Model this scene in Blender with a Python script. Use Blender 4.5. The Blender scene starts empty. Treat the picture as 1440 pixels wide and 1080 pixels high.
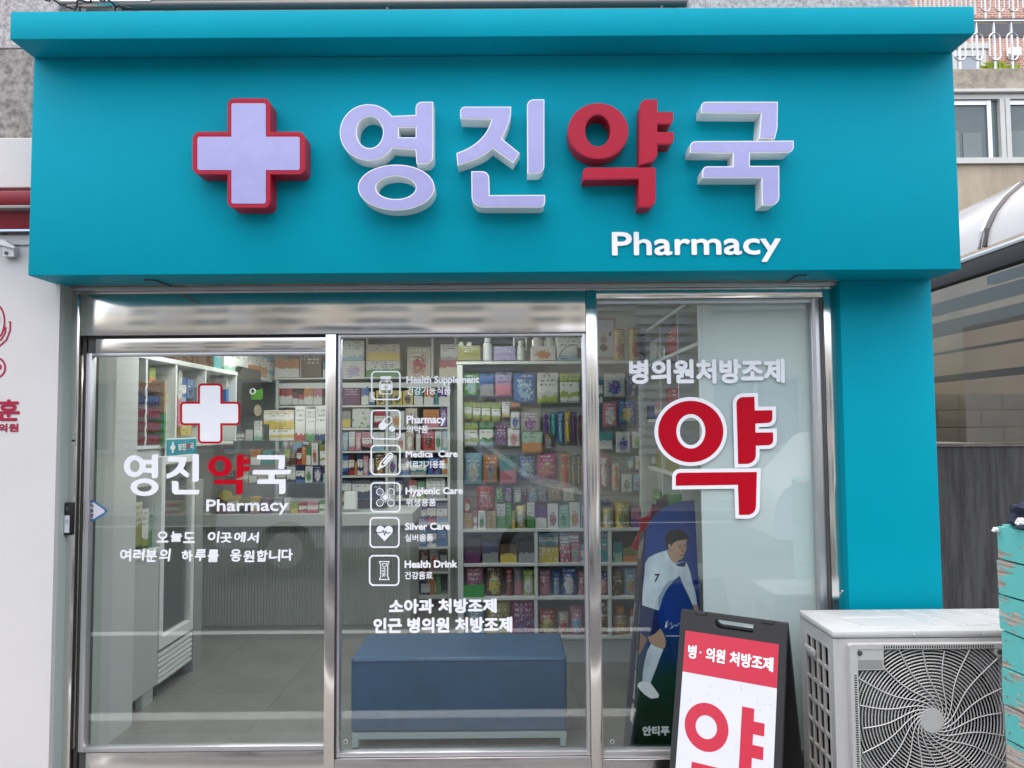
import bpy, bmesh, math, random
from mathutils import Vector, Matrix, noise
from mathutils.geometry import tessellate_polygon
random.seed(7)
SC = bpy.context.scene
COL = SC.collection
PI = math.pi

# ------------------------------------------------------------------ camera
EYE = Vector((0.0, 0.0, 1.62))
YAW, PITCH, ROLL, F = math.radians(0.206), math.radians(3.145), math.radians(-0.434), 1080.0
_f = Vector((math.sin(YAW)*math.cos(PITCH), math.cos(YAW)*math.cos(PITCH), math.sin(PITCH)))
_r0 = Vector((math.cos(YAW), -math.sin(YAW), 0)); _u0 = _r0.cross(_f)
_r = math.cos(ROLL)*_r0 + math.sin(ROLL)*_u0
_u = -math.sin(ROLL)*_r0 + math.cos(ROLL)*_u0
cd = bpy.data.cameras.new('camera'); cam = bpy.data.objects.new('camera', cd); COL.objects.link(cam)
cd.sensor_width = 36; cd.lens = 27; cd.clip_end = 400; cd.clip_start = 0.05
M = Matrix((( _r.x, _u.x, -_f.x, EYE.x), (_r.y, _u.y, -_f.y, EYE.y), (_r.z, _u.z, -_f.z, EYE.z), (0, 0, 0, 1)))
cam.matrix_world = M
SC.camera = cam

# ------------------------------------------------------------------ world, sun, exposure
w = bpy.data.worlds.new("World"); SC.world = w; w.use_nodes = True
nt = w.node_tree; bg = nt.nodes['Background']
sky = nt.nodes.new('ShaderNodeTexSky'); sky.sky_type = 'NISHITA'; sky.sun_disc = False
SUN_EL, SUN_AZ = math.radians(76), math.radians(195)     # azimuth measured from +Y towards +X: behind the viewer, a little left
sky.sun_elevation = SUN_EL; sky.sun_rotation = SUN_AZ
sky.air_density = 1.0; sky.dust_density = 4.0; sky.ozone_density = 0.6
nt.links.new(sky.outputs[0], bg.inputs[0]); bg.inputs[1].default_value = 0.13
sd = bpy.data.lights.new('sun', 'SUN'); sd.energy = 1.5; sd.angle = math.radians(165); sd.color = (1.0, 0.97, 0.93)
so = bpy.data.objects.new('sun', sd); COL.objects.link(so)
_sd = Vector((math.sin(SUN_AZ)*math.cos(SUN_EL), math.cos(SUN_AZ)*math.cos(SUN_EL), math.sin(SUN_EL)))
so.rotation_euler = (-_sd).to_track_quat('-Z', 'Y').to_euler(); so.location = (0, -4, 9)
SC.view_settings.view_transform = 'Standard'; SC.view_settings.look = 'None'
SC.view_settings.gamma = 1; SC.view_settings.use_curve_mapping = False
SC.view_settings.exposure = 1.25
SC.cycles.max_bounces = 8; SC.cycles.transparent_max_bounces = 24
SC.cycles.caustics_reflective = False; SC.cycles.caustics_refractive = False

# ------------------------------------------------------------------ helpers
def P(px, py, Y):
    """photo pixel -> (x, z) on the plane y = Y"""
    d = _f + _r*((px-720)/F) - _u*((py-540)/F)
    t = Y/d.y
    return EYE.x + d.x*t, EYE.z + d.z*t
def PX(px, py, X):
    d = _f + _r*((px-720)/F) - _u*((py-540)/F)
    t = X/d.x
    return d.y*t, EYE.z + d.z*t
class MB:
    def __init__(s): s.v = []; s.f = []; s.flat = []
    def add(s, vs, fs):
        o = len(s.v); s.v += [tuple(v) for v in vs]; s.f += [tuple(i+o for i in f) for f in fs]; return s
    def box(s, x0, x1, y0, y1, z0, z1, b=0.0, xf=None):
        if x1 < x0: x0, x1 = x1, x0
        if y1 < y0: y0, y1 = y1, y0
        if z1 < z0: z0, z1 = z1, z0
        b = min(b, (x1-x0)*.45, (y1-y0)*.45, (z1-z0)*.45)
        if b <= 0:
            vs = [(x, y, z) for x in (x0, x1) for y in (y0, y1) for z in (z0, z1)]
            fs = [(0, 1, 3, 2), (4, 6, 7, 5), (0, 4, 5, 1), (2, 3, 7, 6), (0, 2, 6, 4), (1, 5, 7, 3)]
        else:
            bm = bmesh.new(); bmesh.ops.create_cube(bm, size=1)
            for v in bm.verts:
                v.co = Vector(((x0+x1)/2+v.co.x*(x1-x0), (y0+y1)/2+v.co.y*(y1-y0), (z0+z1)/2+v.co.z*(z1-z0)))
            bmesh.ops.bevel(bm, geom=list(bm.edges), offset=b, segments=2, profile=.5, affect='EDGES')
            bm.verts.index_update()
            vs = [v.co.copy() for v in bm.verts]; fs = [[v.index for v in f.verts] for f in bm.faces]; bm.free()
        if xf is not None: vs = [xf @ Vector(v) for v in vs]
        s.flat.append((len(s.f), len(s.f)+len(fs)))
        return s.add(vs, fs)
    def tube(s, pts, r, n=8, closed=False, cap=True):
        pts = [Vector(p) for p in pts]; m = len(pts); rings = []
        for i, p in enumerate(pts):
            a = pts[(i-1) % m] if (closed or i > 0) else p
            c = pts[(i+1) % m] if (closed or i < m-1) else p
            t = (c-a).normalized()
            up = Vector((0, 0, 1)) if abs(t.z) < .95 else Vector((0, 1, 0))
            e1 = t.cross(up).normalized(); e2 = e1.cross(t)
            rr = r[i] if isinstance(r, (list, tuple)) else r
            rings.append([p + e1*(math.cos(2*PI*k/n)*rr) + e2*(math.sin(2*PI*k/n)*rr) for k in range(n)])
        vs = [v for q in rings for v in q]; fs = []
        for i in range(m if closed else m-1):
            j = (i+1) % m
            for k in range(n):
                l = (k+1) % n
                fs.append((i*n+k, i*n+l, j*n+l, j*n+k))
        if cap and not closed:
            fs.append(tuple(range(n))[::-1]); fs.append(tuple((m-1)*n+k for k in range(n)))
        return s.add(vs, fs)
    def lathe(s, prof, cx=0, cy=0, cz=0, n=20, axis='z'):
        vs = []; fs = []
        for (r, h) in prof:
            for k in range(n):
                a = 2*PI*k/n
                if axis == 'z': vs.append((cx+r*math.cos(a), cy+r*math.sin(a), cz+h))
                else: vs.append((cx+r*math.cos(a), cy-h, cz+r*math.sin(a)))
        for i in range(len(prof)-1):
            for k in range(n):
                l = (k+1) % n
                fs.append((i*n+k, i*n+l, (i+1)*n+l, (i+1)*n+k))
        fs.append(tuple(range(n))[::-1]); fs.append(tuple((len(prof)-1)*n+k for k in range(n)))
        return s.add(vs, fs)
    def plate(s, loops, y0, y1, xf=None):
        """loops (first outer, then holes) in (x, z); front at y0 (towards the viewer), back at y1"""
        tri = tessellate_polygon([[Vector((x, z, 0)) for x, z in l] for l in loops])
        fl = [p for l in loops for p in l]; n = len(fl)
        vs = [(x, y0, z) for x, z in fl] + [(x, y1, z) for x, z in fl]
        fs = []
        for a, b, c in tri:
            ax, az = fl[a]; bx_, bz = fl[b]; cx, cz = fl[c]
            if (bx_-ax)*(cz-az)-(bz-az)*(cx-ax) < 0: b, c = c, b
            fs.append((a, b, c)); fs.append((n+a, n+c, n+b))
        o = 0
        for l in loops:
            m = len(l)
            ar = sum(l[i][0]*l[(i+1) % m][1]-l[(i+1) % m][0]*l[i][1] for i in range(m))
            ccw = ar > 0
            outer = l is loops[0]
            for i in range(m):
                j = (i+1) % m
                q = (o+i, n+o+i, n+o+j, o+j)
                fs.append(q if ccw == outer else q[::-1])
            o += m
        if xf is not None: vs = [xf @ Vector(v) for v in vs]
        return s.add(vs, fs)
    def mesh(s, name, mat, smooth=False):
        me = bpy.data.meshes.new(name); me.from_pydata(s.v, [], s.f)
        if mat is not None: me.materials.append(mat)
        if smooth:
            fl = [True]*len(me.polygons)
            for a, b in s.flat: fl[a:b] = [False]*(b-a)
            me.polygons.foreach_set('use_smooth', fl)
            try: me.set_sharp_from_angle(angle=math.radians(38))
            except Exception: pass
        me.update(); return me
    def build(s, name, mat, parent=None, smooth=False, kind=None):
        return link(name, s.mesh(name, mat, smooth), parent, kind)
def link(name, data, parent=None, kind=None):
    o = bpy.data.objects.new(name, data); COL.objects.link(o)
    if parent is not None:
        o.parent = parent
        o.matrix_parent_inverse = Matrix.Translation(-parent.location) if parent.rotation_euler.z == 0 and parent.scale.x == 1 else Matrix()
    if kind: o['kind'] = kind
    return o
def thing(name, label, cat, loc=(0, 0, 0), group=None):
    o = bpy.data.objects.new(name, None); COL.objects.link(o); o.location = loc; o.empty_display_size = .1
    o['label'] = label; o['category'] = cat
    if group: o['group'] = group
    return o
def tag(o, label, cat, group=None):
    o['label'] = label; o['category'] = cat
    if group: o['group'] = group
    return o
def rr(pts, n=6):
    """polygon with rounded corners: points (x, y[, r])"""
    out = []; m = len(pts)
    for i, p in enumerate(pts):
        r = p[2] if len(p) > 2 else 0
        c = Vector(p[:2])
        if r <= 0: out.append((c.x, c.y)); continue
        a = Vector(pts[i-1][:2])-c; b = Vector(pts[(i+1) % m][:2])-c
        r = min(r, a.length*.49, b.length*.49)
        a.normalize(); b.normalize()
        h = a.angle(b)/2; t = r  # tangent length
        p0 = c+a*t; p1 = c+b*t
        for k in range(n+1):
            q = k/n
            v = p0*(1-q)**2 + c*2*q*(1-q)*.72 + p1*q*q + c*0
            wsum = (1-q)**2 + 2*q*(1-q)*.72 + q*q
            v = v/wsum
            out.append((v.x, v.y))
    return out
def rect(x0, y0, x1, y1, r=0): return rr([(x0, y0, r), (x1, y0, r), (x1, y1, r), (x0, y1, r)])
def ell(cx, cy, rx, ry, a0=0, a1=360, n=40):
    full = abs(a1-a0) >= 360
    m = n if full else max(4, int(n*abs(a1-a0)/360)+1)
    return [(cx+rx*math.cos(math.radians(a0+(a1-a0)*k/(m if full else m-1))), cy+ry*math.sin(math.radians(a0+(a1-a0)*k/(m if full else m-1)))) for k in range(m)]
def offs(l, d):
    """push a closed loop outwards by d"""
    m = len(l); ar = sum(l[i][0]*l[(i+1) % m][1]-l[(i+1) % m][0]*l[i][1] for i in range(m))
    sg = 1 if ar > 0 else -1; out = []
    l = [p for i, p in enumerate(l) if (Vector(p)-Vector(l[i-1])).length > 1e-7]; m = len(l)
    for i in range(m):
        p = Vector(l[i]); a = (p-Vector(l[i-1])).normalized(); b = (Vector(l[(i+1) % m])-p).normalized()
        na = Vector((a.y, -a.x))*sg; nb = Vector((b.y, -b.x))*sg
        nn = na+nb
        if nn.length < 1e-6: nn = na
        nn.normalize(); k = d/max(.45, nn.dot(na))
        q = p+nn*k; out.append((q.x, q.y))
    return out
def pxl(loops, Y): return [[P(x, y, Y) for x, y in l] for l in loops]
def boxpx(x0, x1, y0, y1, Y, d, b=0, mb=None):
    X0 = P(x0, (y0+y1)/2, Y)[0]; X1 = P(x1, (y0+y1)/2, Y)[0]; Z1 = P((x0+x1)/2, y0, Y)[1]; Z0 = P((x0+x1)/2, y1, Y)[1]
    return (mb or MB()).box(X0, X1, Y, Y+d, Z0, Z1, b)
def stroke(pts, wd):
    """open polyline -> closed outline"""
    L = []; Rr = []; m = len(pts)
    for i in range(m):
        p = Vector(pts[i]); a = Vector(pts[max(0, i-1)]); c = Vector(pts[min(m-1, i+1)])
        t = (c-a).normalized(); n = Vector((-t.y, t.x))*wd/2
        L.append(tuple(p+n)); Rr.append(tuple(p-n))
    return L+Rr[::-1]
_txt = {}
def text_tris(body, res=3):
    if (body, res) in _txt: return _txt[(body, res)]
    c = bpy.data.curves.new('lettering', 'FONT'); c.body = body; c.size = 1; c.resolution_u = res
    o = bpy.data.objects.new('lettering', c); COL.objects.link(o)
    me = bpy.data.meshes.new_from_object(o.evaluated_get(bpy.context.evaluated_depsgraph_get()))
    vs = [(v.co.x, v.co.y) for v in me.vertices]; fs = [tuple(p.vertices) for p in me.polygons]
    bpy.data.objects.remove(o); bpy.data.curves.remove(c); bpy.data.meshes.remove(me)
    _txt[(body, res)] = (vs, fs); return vs, fs
def text_mb(body, X0, X1, Z0, Z1, Y, bold=0.0, shear=0, res=3, xf=None, mb=None, thick=.0008):
    """flat lettering filling the rectangle, front faces at y = Y; bold by overlaid, shifted copies"""
    vs, fs = text_tris(body, res); mb = mb or MB()
    x0 = min(v[0] for v in vs); x1 = max(v[0] for v in vs); y0 = min(v[1] for v in vs); y1 = max(v[1] for v in vs)
    sh = [(0, 0)] if bold <= 0 else [(math.cos(a)*bold, math.sin(a)*bold) for a in [k*PI/4 for k in range(8)]]
    sx = (X1-X0-2*bold)/(x1-x0); sz = (Z1-Z0-2*bold)/(y1-y0)
    for k, (dx, dz) in enumerate(sh):
        q = [Vector((X0+bold+(v[0]-x0)*sx+dx+shear*(v[1]-y0)*sz, Y-k*thick/8, Z0+bold+(v[1]-y0)*sz+dz)) for v in vs]
        if xf is not None: q = [xf @ v for v in q]
        mb.add(q, fs)
    return mb
def text_px(body, x0, x1, y0, y1, Y, bold=0, shear=0, res=3, mb=None):
    cy = (y0+y1)/2; cx = (x0+x1)/2
    return text_mb(body, P(x0, cy, Y)[0], P(x1, cy, Y)[0], P(cx, y1, Y)[1], P(cx, y0, Y)[1], Y, bold/F*Y, shear, res, None, mb)

# ------------------------------------------------------------------ materials
def mat(name, col, rough=.5, metal=0, noise_amt=0, noise_scale=8, bump=0, bump_scale=60, spec=.5, stretch=None, coord='Object'):
    m = bpy.data.materials.new(name); m.use_nodes = True; n = m.node_tree.nodes; l = m.node_tree.links
    b = n['Principled BSDF']; b.inputs['Base Color'].default_value = (*col, 1); b.inputs['Roughness'].default_value = rough
    b.inputs['Metallic'].default_value = metal; b.inputs['Specular IOR Level'].default_value = spec
    tc = n.new('ShaderNodeTexCoord'); mp = n.new('ShaderNodeMapping'); l.new(tc.outputs[coord], mp.inputs[0])
    if stretch: mp.inputs['Scale'].default_value = stretch
    if noise_amt:
        t = n.new('ShaderNodeTexNoise'); t.inputs['Scale'].default_value = noise_scale; t.inputs['Detail'].default_value = 6; t.inputs['Roughness'].default_value = .65
        l.new(mp.outputs[0], t.inputs[0])
        mr = n.new('ShaderNodeMapRange'); mr.inputs[1].default_value = .25; mr.inputs[2].default_value = .75
        mr.inputs[3].default_value = 1-noise_amt; mr.inputs[4].default_value = 1+noise_amt; l.new(t.outputs[0], mr.inputs[0])
        mx = n.new('ShaderNodeVectorMath'); mx.operation = 'SCALE'; mx.inputs[0].default_value = col; l.new(mr.outputs[0], mx.inputs['Scale'])
        l.new(mx.outputs[0], b.inputs['Base Color'])
        rm = n.new('ShaderNodeMapRange'); rm.inputs[3].default_value = max(.03, rough-.08); rm.inputs[4].default_value = min(1, rough+.08)
        l.new(t.outputs[0], rm.inputs[0]); l.new(rm.outputs[0], b.inputs['Roughness'])
    if bump:
        t2 = n.new('ShaderNodeTexNoise'); t2.inputs['Scale'].default_value = bump_scale; t2.inputs['Detail'].default_value = 4
        l.new(mp.outputs[0], t2.inputs[0])
        bp = n.new('ShaderNodeBump'); bp.inputs['Strength'].default_value = bump; bp.inputs['Distance'].default_value = .01
        l.new(t2.outputs[0], bp.inputs['Height']); l.new(bp.outputs[0], b.inputs['Normal'])
    return m
def nodes(m): return m.node_tree.nodes, m.node_tree.links, m.node_tree.nodes['Principled BSDF']
TEAL = mat('teal_paint', (.0, .31, .415), .5, noise_amt=.05, noise_scale=1.5, bump=.03, bump_scale=3, spec=.07)
TEALDK = mat('teal_underside', (.0, .31, .415), .55, spec=.07)
WHITE = mat('white_paint', (.84, .86, .86), .4)
VINYL = mat('white_vinyl', (.90, .91, .94), .45)
REDV = mat('red_vinyl', (.50, .0, .014), .4, spec=.2)
REDP = mat('red_sign_paint', (.42, .008, .032), .35, spec=.3)
REDF = mat('red_sign_face', (.40, .010, .036), .4, spec=.25, noise_amt=.04, noise_scale=3, bump=.02, bump_scale=5)
LAV = mat('lavender_acrylic', (.37, .37, .66), .12, noise_amt=.06, noise_scale=5, bump=.03, bump_scale=14)
STEEL = mat('brushed_steel', (.84, .82, .79), .15, 1, noise_amt=.06, noise_scale=5, stretch=(.6, 1, 60))
nodes(LAV)[0]['Noise Texture'].inputs['Distortion'].default_value = 2.5  # distorted noise puts swirling reflections into the acrylic's colour
def wavy(m, amt, scale):
    n, l, b = nodes(m); t = n.new('ShaderNodeTexNoise'); t.inputs['Scale'].default_value = scale; t.inputs['Detail'].default_value = 1
    tc = n.new('ShaderNodeTexCoord'); mp = n.new('ShaderNodeMapping'); mp.inputs['Scale'].default_value = (1.6, 1, .35); l.new(tc.outputs['Object'], mp.inputs[0]); l.new(mp.outputs[0], t.inputs[0])
    bp = n.new('ShaderNodeBump'); bp.inputs['Strength'].default_value = amt; bp.inputs['Distance'].default_value = .02
    l.new(t.outputs[0], bp.inputs['Height']); l.new(bp.outputs[0], b.inputs['Normal'])
wavy(STEEL, .30, 3.0)
ALU = mat('aluminium_frame', (.62, .62, .64), .38, .9, noise_amt=.04, noise_scale=6)
DARKALU = mat('dark_track', (.12, .12, .12), .45, .6)
BLACK = mat('black_plastic', (.012, .012, .014), .4)
BLACKM = mat('matt_black_board', (.014, .014, .016), .55, noise_amt=.15, noise_scale=20)
RUBBER = mat('dark_rubber', (.03, .03, .03), .7)
CAULK = mat('grey_sealant', (.22, .22, .22), .7, noise_amt=.3, noise_scale=30, bump=.6, bump_scale=40)
GREENEDGE = mat('pale_green_trim', (.48, .54, .50), .5)
def glass_mat(name, tint, strength=1.0, rough=0.0):
    m = bpy.data.materials.new(name); m.use_nodes = True; n = m.node_tree.nodes; l = m.node_tree.links; n.remove(n['Principled BSDF'])
    tr = n.new('ShaderNodeBsdfTransparent'); tr.inputs[0].default_value = (*tint, 1)
    gl = n.new('ShaderNodeBsdfGlossy'); gl.inputs['Roughness'].default_value = rough; gl.inputs[0].default_value = (.95*strength, .97*strength, .96*strength, 1)
    fr = n.new('ShaderNodeFresnel'); ge = n.new('ShaderNodeNewGeometry')
    ma = n.new('ShaderNodeMath'); ma.operation = 'MULTIPLY_ADD'; ma.inputs[1].default_value = -(1.75-1/1.75); ma.inputs[2].default_value = 1.75
    l.new(ge.outputs['Backfacing'], ma.inputs[0]); l.new(ma.outputs[0], fr.inputs['IOR'])
    mx = n.new('ShaderNodeMixShader'); l.new(fr.outputs[0], mx.inputs[0]); l.new(tr.outputs[0], mx.inputs[1]); l.new(gl.outputs[0], mx.inputs[2])
    l.new(mx.outputs[0], n['Material Output'].inputs[0]); return m
GLASS = glass_mat('window_glass', (.93, .965, .96))
CLEAR = glass_mat('clear_acrylic', (.95, .97, .96))
SMOKE = glass_mat('smoked_polycarbonate', (.57, .545, .50))
VAULT = mat('vault_polycarbonate', (.62, .61, .60), .12, noise_amt=.1, noise_scale=3)
nodes(VAULT)[2].inputs['Alpha'].default_value = .72
NWALL = mat('white_neighbour_wall', (.62, .615, .61), .6, noise_amt=.06, noise_scale=1.3, bump=.05, bump_scale=120)
NRED = mat('crimson_lettering', (.33, .004, .04), .5)
def granite(name, a, c, sc):
    m = mat(name, a, .65); n, l, b = nodes(m); tc = n.new('ShaderNodeTexCoord')
    v = n.new('ShaderNodeTexNoise'); v.inputs['Scale'].default_value = sc; v.inputs['Detail'].default_value = 8; v.inputs['Roughness'].default_value = .8; l.new(tc.outputs['Object'], v.inputs[0])
    r = n.new('ShaderNodeValToRGB'); r.color_ramp.elements[0].position = .40; r.color_ramp.elements[1].position = .58
    r.color_ramp.elements[0].color = (*c, 1); r.color_ramp.elements[1].color = (*a, 1); l.new(v.outputs[0], r.inputs[0]); l.new(r.outputs[0], b.inputs['Base Color'])
    bp = n.new('ShaderNodeBump'); bp.inputs['Strength'].default_value = .4; bp.inputs['Distance'].default_value = .004; l.new(v.outputs[0], bp.inputs['Height']); l.new(bp.outputs[0], b.inputs['Normal'])
    return m
GRAN1 = granite('pale_granite', (.52, .50, .50), (.22, .20, .20), 60)
GRAN2 = granite('rough_grey_granite', (.34, .31, .29), (.12, .11, .10), 22)
def stained(name, a, c, stretch, sc, lo=.4, hi=.68, rough=.85, bump=.3):
    m = mat(name, a, rough); n, l, b = nodes(m); tc = n.new('ShaderNodeTexCoord'); mp = n.new('ShaderNodeMapping'); mp.inputs['Scale'].default_value = stretch
    l.new(tc.outputs['Object'], mp.inputs[0])
    v = n.new('ShaderNodeTexNoise'); v.inputs['Scale'].default_value = sc; v.inputs['Detail'].default_value = 7; v.inputs['Roughness'].default_value = .7; l.new(mp.outputs[0], v.inputs[0])
    r = n.new('ShaderNodeValToRGB'); r.color_ramp.elements[0].position = lo; r.color_ramp.elements[1].position = hi
    r.color_ramp.elements[0].color = (*a, 1); r.color_ramp.elements[1].color = (*c, 1); l.new(v.outputs[0], r.inputs[0]); l.new(r.outputs[0], b.inputs['Base Color'])
    bp = n.new('ShaderNodeBump'); bp.inputs['Strength'].default_value = bump; bp.inputs['Distance'].default_value = .01; l.new(v.outputs[0], bp.inputs['Height']); l.new(bp.outputs[0], b.inputs['Normal'])
    return m
DARKCONC = stained('dark_stained_concrete', (.15, .145, .14), (.028, .026, .025), (6, 3, .6), 1.7, .40, .70)
BLOCK = stained('grey_block', (.30, .28, .25), (.20, .19, .17), (1, 1, 1), 3)
MORTAR = mat('mortar', (.17, .16, .14), .9)
STUCCO = stained('beige_stucco', (.44, .37, .275), (.25, .21, .155), (1.2, 1.2, .35), 1.5, .45, .8)
PARAPET = stained('weathered_parapet', (.40, .35, .28), (.16, .14, .12), (1, 1, 1), 3.5)
def brickmat():
    m = mat('salmon_brick', (.5, .25, .16), .85); n, l, b = nodes(m); tc = n.new('ShaderNodeTexCoord'); mp = n.new('ShaderNodeMapping')
    mp.inputs['Rotation'].default_value = (PI/2, 0, 0); l.new(tc.outputs['Object'], mp.inputs[0])
    t = n.new('ShaderNodeTexBrick'); t.inputs['Scale'].default_value = 1; t.inputs['Brick Width'].default_value = .21; t.inputs['Row Height'].default_value = .077
    t.inputs['Mortar Size'].default_value = .009; t.inputs['Color1'].default_value = (.50, .24, .16, 1); t.inputs['Color2'].default_value = (.36, .15, .10, 1); t.inputs['Mortar'].default_value = (.60, .55, .50, 1)
    l.new(mp.outputs[0], t.inputs[0]); l.new(t.outputs[0], b.inputs['Base Color'])
    bp = n.new('ShaderNodeBump'); bp.inputs['Strength'].default_value = .6; bp.invert = True; l.new(t.outputs['Fac'], bp.inputs['Height']); l.new(bp.outputs[0], b.inputs['Normal'])
    return m
BRICK = brickmat()
WFRAME = mat('white_window_frame', (.52, .52, .50), .4, noise_amt=.08, noise_scale=5)
DARKPANE = mat('dim_window_pane', (.10, .13, .13), .06, noise_amt=.15, noise_scale=1.5)
STAINLESS = mat('stainless_rail', (.55, .55, .54), .2, 1)
AWN = mat('red_awning_cloth', (.22, .008, .018), .45, noise_amt=.08, noise_scale=5)
FLOORT = stained('grey_floor_tile', (.24, .235, .22), (.165, .16, .15), (1, 1, 1), 2.0, .35, .7, .38, .02)
GROUT = mat('grey_grout', (.20, .195, .185), .8)
IWALL = mat('interior_white_wall', (.66, .68, .67), .6, noise_amt=.03, noise_scale=2)
SHELF = mat('white_shelf_board', (.70, .73, .71), .45)
PEG = stained('grey_pegboard', (.33, .33, .31), (.28, .28, .27), (1, 1, 6), 2)
COUNTER = mat('grey_white_counter', (.55, .57, .56), .4)
FLUTE = mat('fluted_grey_panel', (.34, .36, .35), .5)
SEATB = mat('blue_leatherette', (.042, .115, .225), .38, noise_amt=.2, noise_scale=2.2, bump=.35, bump_scale=9)
BENCHF = mat('grey_bench_frame', (.42, .50, .50), .4)
ACW = mat('ac_ivory_paint', (.50, .50, .495), .42, noise_amt=.05, noise_scale=4)
ACT = mat('ac_top_weathered', (.50, .52, .52), .4, noise_amt=.05, noise_scale=14)
ACD = mat('ac_dark_inside', (.012, .012, .012), .6)
FIN = mat('copper_brown_fins', (.09, .06, .03), .6, noise_amt=.3, noise_scale=200, stretch=(1, 1, .02))
PAPERW = mat('poster_white', (.64, .66, .71), .35, noise_amt=.03, noise_scale=10)
POSTR = mat('poster_red', (.52, .018, .05), .35)
ASPH = mat('asphalt', (.075, .075, .077), .9, noise_amt=.25, noise_scale=20, bump=.4, bump_scale=150)
PAVE = mat('grey_pavement', (.24, .235, .225), .85, noise_amt=.15, noise_scale=8)
LINE = mat('white_road_paint', (.72, .72, .70), .7, noise_amt=.1, noise_scale=9)
CREAM = mat('cream_render', (.78, .70, .56), .8, noise_amt=.05, noise_scale=1)
LOUV = mat('pale_louvre', (.62, .63, .63), .5)
CARW = mat('white_car_paint', (.75, .76, .77), .18)
CARG = mat('dark_car_glass', (.02, .025, .03), .05)
TYRE = mat('tyre_rubber', (.02, .02, .02), .8)
BARK = mat('grey_bark', (.14, .11, .09), .9, noise_amt=.3, noise_scale=10)
LEAFY = mat('yellow_green_leaf', (.30, .42, .03), .6)
LIGHTP = bpy.data.materials.new('ceiling_light_diffuser'); LIGHTP.use_nodes = True
_b = nodes(LIGHTP)[2]; _b.inputs['Emission Color'].default_value = (1, .97, .92, 1); _b.inputs['Emission Strength'].default_value = 5.0
def chipped():
    m = mat('chipped_turquoise_paint', (.10, .56, .54), .55); n, l, b = nodes(m); tc = n.new('ShaderNodeTexCoord'); oi = n.new('ShaderNodeObjectInfo')
    mp = n.new('ShaderNodeMapping'); mp.inputs['Scale'].default_value = (1, 2.2, 7); l.new(tc.outputs['Object'], mp.inputs[0])
    ad = n.new('ShaderNodeVectorMath'); ad.operation = 'ADD'; l.new(mp.outputs[0], ad.inputs[0]); l.new(oi.outputs['Random'], ad.inputs[1])
    v = n.new('ShaderNodeTexNoise'); v.inputs['Scale'].default_value = 2.6; v.inputs['Detail'].default_value = 8; v.inputs['Roughness'].default_value = .62; l.new(ad.outputs[0], v.inputs[0])
    r = n.new('ShaderNodeValToRGB'); r.color_ramp.elements[0].position = .455; r.color_ramp.elements[1].position = .475
    l.new(v.outputs[0], r.inputs[0])
    mp2 = n.new('ShaderNodeMapping'); mp2.inputs['Scale'].default_value = (1, 1.5, 40); l.new(tc.outputs['Object'], mp2.inputs[0])
    v2 = n.new('ShaderNodeTexNoise'); v2.inputs['Scale'].default_value = 3; v2.inputs['Detail'].default_value = 5; l.new(mp2.outputs[0], v2.inputs[0])
    w_ = n.new('ShaderNodeValToRGB'); w_.color_ramp.elements[0].position = .35; w_.color_ramp.elements[1].position = .65
    w_.color_ramp.elements[0].color = (.27, .22, .17, 1); w_.color_ramp.elements[1].color = (.58, .52, .46, 1); l.new(v2.outputs[0], w_.inputs[0])
    mx = n.new('ShaderNodeMix'); mx.data_type = 'RGBA'; l.new(r.outputs[0], mx.inputs[0]); l.new(w_.outputs[0], mx.inputs[6]); mx.inputs[7].default_value = (.13, .53, .50, 1)
    l.new(mx.outputs[2], b.inputs['Base Color'])
    bp = n.new('ShaderNodeBump'); bp.inputs['Strength'].default_value = .5; bp.inputs['Distance'].default_value = .004; l.new(r.outputs[0], bp.inputs['Height']); l.new(bp.outputs[0], b.inputs['Normal'])
    return m
CHIP = chipped()
WOOD = mat('weathered_wood', (.30, .24, .19), .85, noise_amt=.25, noise_scale=6, stretch=(1, 1, 8))
DENIM = mat('dark_navy_cloth', (.012, .018, .04), .8, noise_amt=.3, noise_scale=40)

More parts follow.
